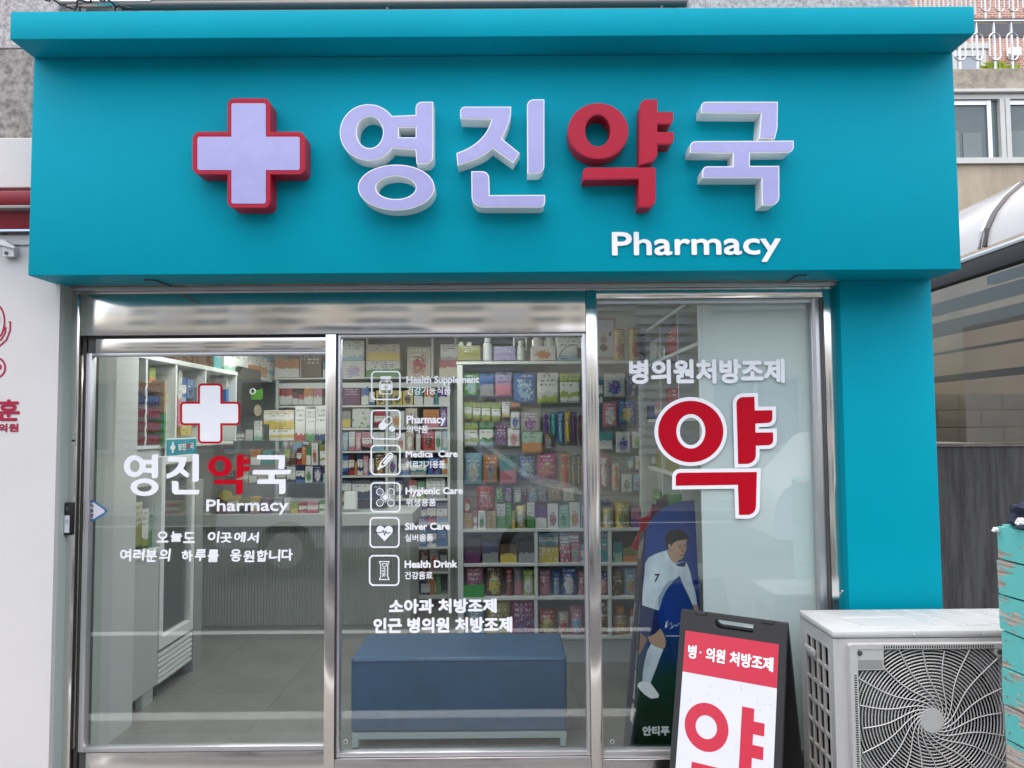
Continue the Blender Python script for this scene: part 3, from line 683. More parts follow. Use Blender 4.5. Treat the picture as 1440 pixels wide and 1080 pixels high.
# ------------------------------------------------------------------ neighbour clinic at the left
NY = 3.36
nb = thing('neighbour_clinic', 'white walled clinic with crimson lettering and red awning left of the pharmacy', 'building', (-3, NY, GZ))
xN = Xp(84.8, 404, NY)
zB1, zB2 = Zp(20, 196, NY), Zp(20, 266, NY)
MB().box(-7, xN, NY, NY+.5, GZ, zB2-.24).build('wall', NWALL, nb)
MB().box(xN+.001, Xp(91, 404, NY+.03), NY+.03, NY+.4, GZ, zHt+.03).build('edge_trim', GREENEDGE, nb)
MB().box(-7, xSL-.004, NY-.02, NY+.5, zB2, zB1, .004).build('wall_band', NWALL, nb)
zM = Zp(20, 68.5, UY)
MB().box(-7, xa-.003, UY, UY+.3, zM+.002, 5.6, .004).build('stone_panel', GRAN1, nb)
MB().box(-7, xSL+.05, UY, UY+.3, zB1-.05, zM-.002, .004).build('stone_panel', GRAN2, nb)
# awning: roller case, cloth, valance, bracket
ya = NY-.10
m = MB(); prof = []
zA0, zA1 = Zp(20, 267, ya), Zp(20, 288, ya)
m.box(-7, xSL-.006, ya, NY+.05, zA1, zA0, .012)
aw = m.build('awning_case', AWN, nb, True)
MB().box(-7, xSL-.006, ya-.005, ya+.05, zA1-.016, zA1-.002, .003).build('awning_rail', mat('pinkish_grey_rail', (.30, .26, .26), .5), nb)
zA2, zA3 = Zp(20, 294, ya), Zp(20, 318, ya)
m = MB(); N = 24
vs = [(-7+(xSL-.006+7)*k/N, ya+.03+.004*math.sin(k*1.9), zA2-.006*(1-k/N)) for k in range(N+1)]+[(-7+(xSL-.006+7)*k/N, ya+.05+.004*math.sin(k*1.3), zA3) for k in range(N+1)]
m.add(vs+[(x, y+.004, z) for x, y, z in vs], [(k, N+1+k, N+2+k, k+1) for k in range(N)]+[(2*N+2+k, 2*N+3+k, 3*N+4+k, 3*N+3+k) for k in range(N)])
m.build('awning_cloth', AWN, nb, True)
MB().box(-7, xSL-.004, NY-.012, NY-.001, Zp(20, 345, NY), Zp(20, 331, NY), .002).build('mounting_rail', NWALL, nb)
zb0, zb1 = Zp(12, 361, NY-.03), Zp(12, 346, NY-.03)
br = MB().box(Xp(4, 352, NY-.03), Xp(20, 352, NY-.03), NY-.03, NY-.001, zb0, zb1, .002)
br.plate([[(Xp(-6, 340, NY-.06), zb1+.02), (Xp(6, 340, NY-.06), zb1+.02), (Xp(20, 352, NY-.06), zb1-.01), (Xp(20, 352, NY-.06), zb1-.018), (Xp(-6, 340, NY-.06), zb1+.004)]], NY-.06, NY-.031)
br.build('awning_bracket', ALU, nb)
MB().lathe([(.008, 0), (.008, .004)], Xp(9, 356, NY-.03), NY-.03, Zp(9, 356, NY-.03), 10, 'y').build('bolt', DARKALU, nb)
mm = MB().tube([(Xp(-8, 325, ya+.1), ya+.12, Zp(0, 322, ya)), (Xp(8, 326, ya+.1), ya+.12, Zp(0, 324, ya)), (Xp(14, 329, ya+.1), ya+.12, Zp(0, 330, ya))], .014, 8)
mm.build('awning_crank', DARKALU, nb)
NT = NY-.0015
def shift_text(body, x0, x1, y0, y1, bold, name='lettering'): text_px(body, x0, x1, y0, y1, NT, bold).build(name, NRED, nb)
shift_text('훈', -4, 28, 561.5, 592, 1.1); shift_text('의원', -3, 26, 595.5, 607.5, .6)
def lg(loops): MB().plate(pxl(loops, NT), NT, NY-.0002).build('logo', NRED, nb)
lg([ell(-8, 452, 15.5, 26), ell(-8, 452, 13, 23.5)])
lg([stroke([(12, 452.5), (14.5, 452.5), (14, 465), (9, 478), (0, 486), (-14, 490)], 2.4)])
lg([stroke([(8, 460), (7, 468), (2, 477), (-5, 481)], 2.4)])
lg([ell(-4, 517, 12.4, 14.5), ell(-4, 517, 9.8, 12)])
lg([ell(-1, 516, 3.4, 4)])
lg([stroke([(-6, 449), (-1, 446), (-1, 452), (-6, 456)], 2.2)])
# ================================================================== right-hand background
# dark stained wall, block wall, beige building with roof terrace, covered walkway
WY = 6.4
zt = Zp(1380, 623, WY)
dw = MB().box(Xp(1300, 700, WY)-.5, 9, WY, WY+.25, GZ, zt-.03).build('retaining_wall', DARKCONC)
tag(dw, 'dark rain-stained concrete wall behind the teal pillar', 'wall')
MB().box(Xp(1300, 700, WY)-.5, 9, WY-.02, WY+.27, zt-.028, zt).build('coping', PARAPET, dw)
BYY = 8.6
bwall = thing('block_wall', 'grey concrete block wall above the dark stained wall', 'wall', (5.5, BYY, GZ))
zb1, zb0 = Zp(1380, 553, BYY), Zp(1380, 640, BYY)
MB().box(4.2, 11, BYY+.004, BYY+.2, GZ, zb1-.004).build('mortar_core', MORTAR, bwall)
bh = (Zp(1380, 553, BYY)-Zp(1380, 577, BYY)); bw = 62/F*BYY
bms = MB().box(-bw/2+.006, bw/2-.006, -.012, .1, -bh/2+.006, bh/2-.006, .004).mesh('block', BLOCK)
for r in range(5):
    for c in range(10):
        o = link('block', bms, None); o.parent = bwall
        o.location = Vector((4.3+c*bw+(r % 2)*bw/2, BYY+.012+random.uniform(-.003, .003), zb1-bh*(r+.5)))-bwall.location
# beige building
HY = 10.5
hb = thing('beige_building', 'beige stuccoed building with wide windows and a weathered parapet', 'building', (7, HY, GZ))
zr0, zr1 = Zp(1390, 231, HY), Zp(1390, 130, HY)
zp1 = Zp(1390, 99, HY)
xw0, xw1 = 4.2, 14
MB().box(xw0, xw1, HY, HY+.3, GZ, zr0).build('wall', STUCCO, hb)
MB().box(xw0, xw1, HY-.06, HY+.4, zr1+.02, zp1, .01).build('parapet', PARAPET, hb)
MB().box(xw0, xw1, HY-.09, HY+.4, zr1-.03, zr1+.018, .01).build('ledge', WFRAME, hb)
zf0, zf1 = zr0+.02, zr1-.035
fr = MB()
fr.box(xw0, xw1, HY-.03, HY+.1, zf1-.07, zf1).box(xw0, xw1, HY-.05, HY+.1, zf0-.02, zf0+.06)
xm = Xp(1412, 180, HY)
for k in range(-2, 4): 
    fr.box(xm-.07+k*1.25, xm-.005+k*1.25, HY-.04, HY+.1, zf0+.06, zf1-.07).box(xm+.005+k*1.25, xm+.07+k*1.25, HY-.045, HY+.1, zf0+.06, zf1-.07)
wf = fr.build('window', WFRAME, hb)
for k in range(-2, 3):
    a, b2 = xm+.07+k*1.25, xm-.07+(k+1)*1.25
    MB().box(a, b2, HY+.03, HY+.05, zf0+.06, zf1-.07).build('pane', DARKPANE, wf)
    m = MB().box(b2-.16, b2-.1, HY+.0, HY+.028, zf0+.06, zf1-.07).box(a, b2-.16, HY+.005, HY+.028, zf1-.14, zf1-.07)
    m.build('sash', ALU, wf)
    m = MB().box(a+.02, b2-.55, HY+.02, HY+.029, zf0+.08, zf0+.46).box(b2-.5, b2-.24, HY+.02, HY+.029, zf0+.08, zf0+.44)
    m.build('inner_blind', mat('dim_curtain', (.16, .2, .2), .6) if k == -2 else bpy.data.materials['dim_curtain'], wf)
for z in (.6, 1.4): pass
# brick roof storey
KY = 24.0
zk = Zp(1390, 99, KY)
hb2 = thing('brick_house', 'salmon brick house with a white window behind the terrace railings', 'house', (13, KY, GZ))
bs = MB().box(Xp(1268, 50, KY), 26, KY, KY+.3, GZ, zk+9).build('wall', BRICK, hb2)
x0, x1 = Xp(1338, 80, KY-.05), Xp(1387, 80, KY-.05)
MB().box(x0, Xp(1391, 60, KY-.08), KY-.08, KY-.001, Zp(1370, 68, KY-.08), Zp(1370, 60, KY-.08)).build('window_hood', WFRAME, hb2)
zq1, zq0 = Zp(1365, 70, KY-.05), zk-1.5
q = MB().box(x0, Xp(1345, 80, KY-.05), KY-.05, KY-.001, zq0, zq1).box(Xp(1379, 80, KY-.05), x1, KY-.05, KY-.001, zq0, zq1).box(Xp(1345, 80, KY-.05), Xp(1379, 80, KY-.05), KY-.05, KY-.001, zq1-.2, zq1)
qq = q.build('window', WFRAME, hb2)
MB().box(Xp(1345, 80, KY-.05), Xp(1379, 80, KY-.05), KY-.02, KY-.002, zq0, zq1-.2).build('pane', mat('pale_sky_pane', (.30, .34, .38), .1), qq)
MB().box(Xp(1369, 26, KY-.03), 26, KY-.03, KY-.001, Zp(1400, 52, KY-.03), Zp(1400, 25, KY-.03)).build('dark_band', mat('dark_grey_band', (.09, .09, .10), .6), hb2)
m = MB(); m.box(Xp(1420, 72, KY-.2), Xp(1437, 72, KY-.2), KY-.2, KY-.02, Zp(1428, 78, KY-.2), Zp(1428, 66, KY-.2), .02); m.lathe([(.07, 0), (.07, .05)], Xp(1420, 74, KY-.2), KY-.2, Zp(1420, 74, KY-.2), 12, 'y')
m.build('wall_lamp', WHITE, hb2)
# terrace railings with long rings
RY = 10.62
def railing(y, ztop, zbot, x0, pitch, n, zr_t, zr_b, rx, label, r=.016):
    t = thing('terrace_railing', label, 'railing', (x0, y, zbot))
    MB().tube([(x0-1.5, y, ztop), (x0+pitch*n, y, ztop)], r*1.5, 8).build('top_rail', STAINLESS, t, True)
    for k in range(n):
        x = x0+k*pitch
        MB().tube([(x, y, zbot), (x, y, ztop)], r, 7).build('baluster', STAINLESS, t, True)
        h = (zr_t-zr_b)/2-rx; cz = (zr_t+zr_b)/2; ps = []
        for i in range(24):
            a = 2*PI*i/24; ps.append((x+rx*math.cos(a), y-.012, cz+rx*math.sin(a)+(h if math.sin(a) >= 0 else -h)))
        MB().tube(ps, r*.75, 6, True).build('ring', STAINLESS, t, True)
    return t
px_ = lambda px, py: Xp(px, py, RY)
pit = px_(1396, 30)-px_(1371.5, 30)
railing(RY, Zp(1400, 30.5, RY), Zp(1400, 97, RY), px_(1349, 60), pit, 8, Zp(1400, 47.5, RY), Zp(1400, 85.5, RY), 7.9/F*RY, 'silver railing with long ring ornaments along the roof terrace edge')
RY2 = 12.2
p2x = lambda px, py: Xp(px, py, RY2)
railing(RY2, Zp(1400, -26, RY2), Zp(1400, 26, RY2), p2x(1385.5, 10), p2x(1405, 10)-p2x(1385.5, 10), 6, Zp(1400, -12, RY2), Zp(1400, 17, RY2), 6.5/F*RY2, 'upper silver railing crossing the pink brick wall at top right', .014)
t = thing('picket_railing', 'row of thin white pickets in front of brick above the cornice', 'railing', (p2x(1300, 4), RY2, Zp(1300, 26, RY2)))
for k in range(14):
    x = p2x(1284+k*6.3, 4); MB().box(x-.014, x+.014, RY2-.1, RY2-.07, Zp(1300, 26, RY2), Zp(1300, -25, RY2)).build('picket', WFRAME, t)
MB().box(p2x(1280, 4), p2x(1372, 4), RY2-.105, RY2-.065, Zp(1300, -28, RY2), Zp(1300, -25, RY2)).build('rail', WFRAME, t)
# plants on the parapet
def tuft(px, py, Y, n, s, label):
    x, z = P(px, py, Y); m = MB(); rnd = random.Random(px)
    for k in range(n):
        a = rnd.uniform(0, 2*PI); l = s*rnd.uniform(.5, 1.1); ox = rnd.uniform(-s, s)*.8; lean = rnd.uniform(.2, .9)
        d = Vector((math.cos(a)*lean, math.sin(a)*lean*.5, 1)).normalized(); sd_ = d.cross(Vector((0, 1, 0))).normalized()*l*.14
        b0 = Vector((x+ox, Y+rnd.uniform(-.05, .05), z)); mid = b0+d*l*.55; tip = b0+d*l+Vector((math.cos(a)*l*.3, 0, -l*.12))
        m.add([b0, mid-sd_, tip, mid+sd_], [(0, 1, 2, 3)])
    o = m.build('leafy_plant', LEAFY); tag(o, label, 'plant')
tuft(1400, 100, RY+.12, 70, .17, 'yellow-green leafy plant poking over the parapet beneath the ring railing')
tuft(1425, 100, RY+.12, 30, .13, 'smaller sparse green plant right of the yellow-green one on the parapet')

# covered walkway: barrel-vaulted sheet on an eave rail, smoked side sheets with purlins
cv = thing('walkway_canopy', 'grey barrel-vaulted polycarbonate walkway canopy with smoked side sheets', 'canopy', (3.0, 5.5, GZ))
XE = 3.0
ya_, za_ = PX(1352, 377, XE); yb_, zb_ = PX(1440, 333, XE)
ZE = (za_+zb_)/2
y_n, y_f = 3.75, 6.35
RR = 1.05
def arc_pts(y, r, a0=178, a1=20, n=16): return [(XE+RR+r*math.cos(math.radians(a0+(a1-a0)*k/n)), y, ZE+.03+r*.62*math.sin(math.radians(a0+(a1-a0)*k/n))) for k in range(n+1)]
m = MB(); A = arc_pts(y_n, RR); B = arc_pts(y_f, RR); A2 = arc_pts(y_n, RR-.006); B2 = arc_pts(y_f, RR-.006); n = len(A)
m.add(A+B+A2+B2, [(k, k+1, n+k+1, n+k) for k in range(n-1)]+[(2*n+k, 3*n+k, 3*n+k+1, 2*n+k+1) for k in range(n-1)])
m.build('roof_sheet', VAULT, cv, True)
for y in (PX(1386, 348, XE)[0], y_n, y_f):
    MB().tube(arc_pts(y, RR+.006), .018, 6).build('rib', DARKALU, cv, True)
    MB().tube(arc_pts(y+.06, RR+.006), .012, 6).build('rib', ALU, cv, True)
MB().box(XE-.03, XE+.03, y_n, y_f, ZE-.005, ZE+.025, .004).build('eave_rail', STAINLESS, cv, True)
MB().box(XE-.025, XE+.05, y_n, y_f, ZE-.11, ZE-.006, .004).build('gutter', RUBBER, cv, True)
zs = [PX(1378, py, XE+.02)[1] for py in (418, 450, 487, 527)]
zlow = PX(1378, 612, XE)[1]
MB().box(XE+.012, XE+.02, y_n, y_f, zlow-.05, ZE-.1).build('side_sheet', SMOKE, cv)
DKS = mat('brown_tinted_strip', (.27, .25, .21), .4)
for z, t_, mt in zip(zs, (.085, .10, .018, .045), (DKS, DKS, DKS, RUBBER)):
    MB().box(XE+.022, XE+.06, y_n, y_f, z-t_/2, z+t_/2, .004).build('purlin', mt, cv)
for y in (y_n+.03, y_f-.03): MB().box(XE+.022, XE+.08, y-.03, y+.03, GZ, ZE-.1, .004).build('post', DARKALU, cv)
# far side of the walkway roof, seen through the sheets
for k, (dx, dz) in enumerate(((1.0, .30), (1.7, .10), (2.05, -.15))):
    MB().box(XE+dx, XE+dx+.06, y_n, y_f, ZE+dz-.2, ZE+dz-.13).build('roof_purlin', DARKALU, cv)

# ================================================================== across the street (seen mirrored in glass and steel)
ob = thing('cream_apartment_block', 'cream apartment block across the street mirrored in the shop glass', 'building', (0, -9.6, GZ))
MB().box(-16, 16, -12, -9.6, GZ, 7.2).build('wall', CREAM, ob)
for k in range(8):
    x = -13.2+k*3.7
    for fl in range(2):
        z0 = 1.1+fl*3.0
        f_ = MB().box(x-1.0, x+1.0, -9.6, -9.5, z0, z0+.08).box(x-1.0, x+1.0, -9.6, -9.5, z0+1.5, z0+1.58).box(x-1.0, x-.92, -9.6, -9.5, z0+.08, z0+1.5).box(x+.92, x+1.0, -9.6, -9.5, z0+.08, z0+1.5).box(x-.04, x+.04, -9.6, -9.5, z0+.08, z0+1.5)
        fo = f_.build('window', WFRAME, ob)
        MB().box(x-.92, x+.92, -9.59, -9.56, z0+.08, z0+1.5).build('pane', DARKPANE, fo)
    if k in (0, 1, 3, 4, 6):
        lv = MB()
        for j in range(22): lv.box(x+1.15, x+2.35, -9.6, -9.5, 1.0+j*.2, 1.12+j*.2)
        lv.build('louvre_screen', LOUV, ob)
    MB().box(x+2.55, x+2.75, -9.6, -9.3, GZ, 7.2).build('pilaster', mat('warm_pilaster', (.62, .52, .38), .8) if k == 0 else bpy.data.materials['warm_pilaster'], ob)
def make_car(x, y, label):
    c = thing('parked_car', label, 'car', (x, y, GZ), )
    L = 4.5; side_ = [(-2.25, .35), (-2.2, .8), (-2.05, 1.0), (-1.75, 1.1), (-1.3, 1.6), (-.9, 1.68), (.7, 1.66), (1.45, 1.08), (2.1, .92), (2.25, .7), (2.25, .35)]
    sil = rr([(a, b, .08) for a, b in side_])
    m = MB().plate([[(x+a, b+GZ) for a, b in sil]], y-.88, y+.88); m.build('body', CARW, c)
    w1 = rr([(-1.55, 1.14, .05), (-1.2, 1.58, .05), (-.05, 1.62, .03), (-.05, 1.12, .03)]); w2 = rr([(.05, 1.12, .03), (.05, 1.62, .03), (.65, 1.58, .05), (1.25, 1.12, .05)])
    for w_ in (w1, w2):
        for yy in (y-.89, y+.885): MB().plate([[(x+a, b+GZ) for a, b in w_]], yy, yy+.006).build('window', CARG, c)
    for a in (-1.4, 1.4):
        for yy in (y-.93, y+.70):
            m = MB().lathe([(.33, 0), (.33, -.22)], x+a, yy, GZ+.33, 24, 'y'); wv = m.build('wheel', TYRE, c)
            MB().lathe([(.21, .004), (.21, -.228)], x+a, yy, GZ+.33, 16, 'y').build('rim', ALU, wv)
    for yy in (y-.7, y+.5): MB().box(x+2.2, x+2.26, yy, yy+.2, GZ+.68, GZ+.8, .02).build('headlight', LAV, c)
make_car(-1.2, -2.9, 'white parked car mirrored in the middle of the shop windows')
make_car(5.4, -3.2, 'second white car mirrored in the pale right-hand window')
# bare street tree mirrored at the left
tr = thing('bare_tree', 'bare leafless street tree mirrored in the left door glass', 'tree', (-5.0, -6.2, GZ))
rnd = random.Random(11); br_ = MB()
MB().tube([(-5, -6.2, GZ), (-4.97, -6.2, 1.2), (-5.02, -6.2, 2.3)], [.11, .09, .07], 8).build('trunk', BARK, tr, True)
def grow(p, d, l, r, k):
    q = p+d*l; br_.tube([p, (p+q)/2+Vector((rnd.uniform(-.05, .05), 0, rnd.uniform(-.03, .03))), q], [r, r*.85, r*.65], 5)
    if k == 0: return
    for _ in range(3):
        nd = (d+Vector((rnd.uniform(-.8, .8), rnd.uniform(-.6, .6), rnd.uniform(-.2, .6)))).normalized(); grow(q, nd, l*rnd.uniform(.6, .85), r*.6, k-1)
for a in range(4): grow(Vector((-5.02, -6.2, 2.2)), Vector((math.cos(a*1.6)*.7, math.sin(a*1.6)*.5, .8)).normalized(), .9, .05, 3)
br_.build('branches', BARK, tr, True)

# ================================================================== A-frame board
TL = Vector((.608, 3.25, .85)); TR_ = Vector((.978, 3.01, .85)); TLx, TLz = P(958, 858, 3.25); TRx, TRz = P(1107, 878, 3.01)
TL = Vector((TLx, 3.25, TLz)); TR_ = Vector((TRx, 3.01, TRz))
ux = (TR_-TL).normalized(); AW = (TR_-TL).length
nf = Vector((ux.y, -ux.x, 0)).normalized()
if nf.y > 0: nf = -nf
af = thing('sandwich_board', 'black A-frame board with red and white pharmacy poster beside the air conditioner', 'sandwich board', ((TL.x+TR_.x)/2, 3.13, GZ))
AH = 1.0
dn = (Vector((0, 0, -.965))+nf*.26).normalized(); fn = ux.cross(dn).normalized()
if fn.y > 0: fn = -fn
# board frame: local x along ux, local z up the board, local y away from the viewer
XF = Matrix(((ux.x, -fn.x, -dn.x, TL.x), (ux.y, -fn.y, -dn.y, TL.y), (ux.z, -fn.z, -dn.z, TL.z), (0, 0, 0, 1)))
fr = .028
m = MB()
hole = rr([(AW*.34, -.018), (AW*.70, -.018), (AW*.70, -.05, .004), (AW*.37, -.05, .015), (AW*.34, -.038, .01)])
m.plate([[(0, 0), (AW, 0), (AW, -AH), (0, -AH)], hole], 0, .018, XF)
m.build('front_board', BLACKM, af)
dn2 = (Vector((0, 0, -.965))-nf*.26).normalized(); fn2 = ux.cross(dn2).normalized()
if fn2.y < 0: fn2 = -fn2
XB = Matrix(((ux.x, fn2.x, -dn2.x, TL.x), (ux.y, fn2.y, -dn2.y, TL.y), (ux.z, fn2.z, -dn2.z, TL.z), (0, 0, 0, 1)))
MB().plate([[(0, -.004), (AW, -.004), (AW, -AH), (0, -AH)], hole], .004, .022, XB).build('back_board', BLACKM, af)
for sx in (.06, AW-.1): MB().box(sx, sx+.05, -.004, .02, -.008, .006, .002, XF).build('hinge', BLACK, af)
# poster: corners on the board in board coordinates
pw0, pw1 = .026, AW-.028; pz0, pz1 = -.078, -AH+.05
MB().plate([[(pw0, pz0), (pw1, pz0), (pw1, pz1), (pw0, pz1)]], -.0015, -.0002, XF).build('poster', PAPERW, af)
hh = .16
MB().plate([[(pw0, pz0), (pw1, pz0), (pw1, pz0-hh), (pw0, pz0-hh)]], -.0022, -.0016, XF).build('poster_heading', POSTR, af)
tm = MB(); tw = pw1-pw0
for body, a, b2 in (('병', .045, .14), ('·', .175, .195), ('의원', .245, .455), ('처방조제', .505, .955)):
    zz = (pz0-.052, pz0-.105) if body != '·' else (pz0-.072, pz0-.080)
    text_mb(body, pw0+tw*a, pw0+tw*b2, zz[1], zz[0], -.0026, .0018, 0, 3, XF, tm)
tm.build('lettering', VINYL, af)
# big syllable: ring, upright with two bars, final
def bd(l): return [(pw0+tw*u, pz0-v*tw) for u, v in l]
big = MB()
R_ = [bd(ell(.30, .93, .235, .235)), bd(ell(.30, .93, .115, .115))]
U_ = [bd([(.66, .66), (.785, .66), (.785, .78), (.895, .78), (.895, .90), (.785, .90), (.785, 1.0), (.895, 1.0), (.895, 1.12), (.785, 1.12), (.785, 1.25), (.66, 1.25)])]
K_ = [bd([(.17, 1.29), (.80, 1.29), (.80, 1.72), (.67, 1.72), (.67, 1.42), (.17, 1.42)])]
for g in (R_, U_, K_): big.plate(g, -.0024, -.0016, XF)
big.build('lettering', POSTR, af)
sp_ = MB(); rnd = random.Random(3)
for k in range(16):
    u, v = (rnd.uniform(.1, .95), rnd.uniform(.45, .75)) if k < 8 else (.93-.045*(k-8)+rnd.uniform(-.01, .01), .52+.075*(k-8)+rnd.uniform(-.01, .01))
    sp_.plate([bd(ell(u, v, .004, .004, n=6))], -.0020, -.0016, XF)
sp_.build('dirt_speck', DARKALU, af, kind='stuff')

# ================================================================== air conditioner
AY = 3.0
ax0 = Xp(1173, 950, AY); ax1 = ax0+.93; az1 = Zp(1290, 886, AY); az0 = .06; ay1 = AY+.335
acu = thing('air_conditioner_unit', 'ivory outdoor air conditioner unit with spiral fan grille beside the pillar', 'air conditioner', (ax0+.45, AY+.16, GZ))
hx, hz = P(1306, 1010, AY); gw = 100/F*AY; gx0, gx1, gz0, gz1 = hx-gw, hx+gw, hz-gw*1.0, hz+gw*.97
m = MB()
e = .028
m.plate([[(ax0, az0), (ax1, az0), (ax1, az1-.03), (ax0, az1-.03)], [(gx0-.006, gz0-.006), (gx1+.006, gz0-.006), (gx1+.006, gz1+.006), (gx0-.006, gz1+.006)]], AY, AY+.015)
m.box(ax0, ax0+.012, ay1-.06, ay1, az0, az1-.03); m.box(ax0, ax0+.012, AY+.0155, AY+.045, az0, az1-.03)
m.box(ax0, ax0+.012, AY+.045, ay1-.06, az1-.075, az1-.03); m.box(ax0, ax0+.012, AY+.045, ay1-.06, az0, az0+.08)
m.box(ax1-.012, ax1, AY+.0155, ay1, az0, az1-.03); m.box(ax0+.0125, ax1-.0125, ay1-.012, ay1, az0, az1-.031)
m.build('casing', ACW, acu)
MB().box(ax0-.006, ax1+.006, AY-.008, ay1+.006, az1-.028, az1, .010).build('top_cover', ACT, acu, True)
MB().box(ax0+.012, ax1-.012, AY+.12, AY+.14, az0, az1-.03).build('fan_chamber', ACD, acu)
rd = MB()
def ridge(pts, r=.004): rd.tube([(ax0+a*.93, AY+b2*.335, az1) for a, b2 in pts], r, 6)
ridge([(.05, .93), (.12, .60), (.40, .60)]); ridge([(.10, .58), (.17, .16), (.52, .16)])
for k in range(5): ridge([(.34+.13*k, .95), (.48+.13*k, .17), (.565+.13*k, .17)])
rd.build('top_ridge', ACT, acu, True)
for a, b2 in ((.5, -.008), (.93, -.008)): MB().lathe([(.006, 0), (.006, .003), (.003, .005)], ax0+a*.62, AY-.008, az1-.016, 10, 'y').build('screw', ALU, acu)
# raised fan panel
pan = MB(); x0p, x1p, z1p, z0p = gx0-.03, gx1+.03, gz1+.018, gz0-.03
pan.plate([rect(x0p, z0p, x1p, z1p, .012), [(gx0, gz0), (gx1, gz0), (gx1, gz1), (gx0, gz1)]], AY-.03, AY-.001)
pan.build('fan_panel', ACW, acu)
pv = MB()
for k in range(46): pv.box(gx0+.10+k*.0092, gx0+.1045+k*.0092, AY-.0305, AY-.0295, gz1+.003, gz1+.013)
for k in range(52): pv.box(gx0-.016, gx0-.006, AY-.0305, AY-.0295, gz1-.10-k*.0088, gz1-.0955-k*.0088)
pv.build('vent_slot', ACD, acu, kind='stuff')
MB().plate([[(gx0-.005, gz0-.005), (gx1+.005, gz0-.005), (gx1+.005, gz1+.005), (gx0-.005, gz1+.005)], ell(hx, hz, gw*1.0, gw*.975, n=64)], AY+.018, AY+.024).build('fan_shroud', mat('shroud_grey', (.20, .20, .20), .5), acu)
# corner plate with recess
cpw = 36/F*AY
cp = MB().box(gx0, gx0+cpw, AY-.028, AY-.004, gz1-.078, gz1).build('corner_plate', ACW, acu)
MB().box(gx0+.002, gx0+cpw-.006, AY-.0292, AY-.0283, gz1-.072, gz1-.040).build('corner_recess', mat('shaded_grey_plastic', (.30, .29, .28), .5), cp)
MB().lathe([(.010, 0), (.010, .002)], gx0+.008, AY-.0285, gz1-.014, 14, 'y').build('bolt', DARKALU, cp)
MB().plate([ell(gx1-.012, gz1-.013, .020, .020, n=20)], AY-.029, AY-.006).build('corner_boss', ACW, acu)
MB().lathe([(.010, 0), (.010, .002)], gx1-.013, AY-.0295, gz1-.014, 14, 'y').build('bolt', DARKALU, acu)
# guard rings and swept spokes
gm = MB(); RH = 17/F*AY
def inside(x, z): return gx0 <= x <= gx1 and gz0 <= z <= gz1 and not (x < gx0+cpw and z > gz1-.078)
r = RH+.006; seg = 110
while r < gw*1.42:
    run = []; pts = [(hx+r*math.cos(2*PI*k/seg), hz+r*math.sin(2*PI*k/seg)) for k in range(seg+1)]
    for k, p in enumerate(pts):
        if inside(*p): run.append((p[0], AY-.020, p[1]))
        if (not inside(*p) or k == seg) and run:
            if len(run) > 1: gm.tube(run, .0025, 4)
            run = []
    r += .0124
for s in range(20):
    a0 = 2*PI*s/20+.1; ps = []
    for k in range(26):
        q = k/25; rr_ = RH*.97+(gw*1.41-RH)*q; a = a0-1.15*(1-q)**7
        x, z = hx+rr_*math.cos(a), hz+rr_*math.sin(a)
        if not inside(x, z): break
        ps.append((x, AY-.0245, z))
    if len(ps) > 1: gm.tube(ps, .0024, 4)
gm.build('fan_guard', ACW, acu, kind='stuff')
MB().lathe([(RH, -.014), (RH, 0), (RH-.003, .004)], hx, AY-.022, hz, 32, 'y').build('fan_hub', ACW, acu, True)
fb = mat('grey_fan_blade', (.10, .10, .10), .5)
for k in range(3):
    m = MB(); vs = []
    for j in range(8):
        rr_ = .06+.21*j/7
        for i in range(5):
            a = 2*PI*k/3+.5+.35*i-.25*j/7; vs.append((hx+rr_*math.cos(a), AY+.05+.018*i, hz+rr_*math.sin(a)))
    m.add(vs+[(x, y+.003, z) for x, y, z in vs], [(j*5+i, j*5+i+1, (j+1)*5+i+1, (j+1)*5+i) for j in range(7) for i in range(4)]+[(40+j*5+i, 40+(j+1)*5+i, 40+(j+1)*5+i+1, 40+j*5+i+1) for j in range(7) for i in range(4)])
    m.build('fan_blade', fb, acu, True)
# side grille
sg = MB(); ya2, yb2 = AY+.045, ay1-.06; zs0, zs1 = az0+.08, az1-.075
for k in range(5): y = ya2+(yb2-ya2)*k/4; sg.box(ax0-.002, ax0+.010, y-.006, y+.006, zs0, zs1, .002)
for k in range(8): z = zs0+(zs1-zs0)*k/7; sg.box(ax0-.001, ax0+.011, ya2, yb2, z-.007, z+.007, .002)
sg.build('side_grille', ACW, acu)
MB().box(ax0+.03, ax0+.05, ya2-.02, yb2+.02, zs0-.02, zs1+.02).build('coil_fins', FIN, acu)
MB().box(ax0-.014, ax0-.001, yb2-.11, yb2-.005, zs1-.075, zs1-.045, .006).build('side_handle', ACW, acu, True)
for xx in (ax0+.1, ax1-.2):
    MB().box(xx, xx+.06, AY-.01, ay1+.01, GZ+.001, az0, .004).build('foot', DARKALU, acu)

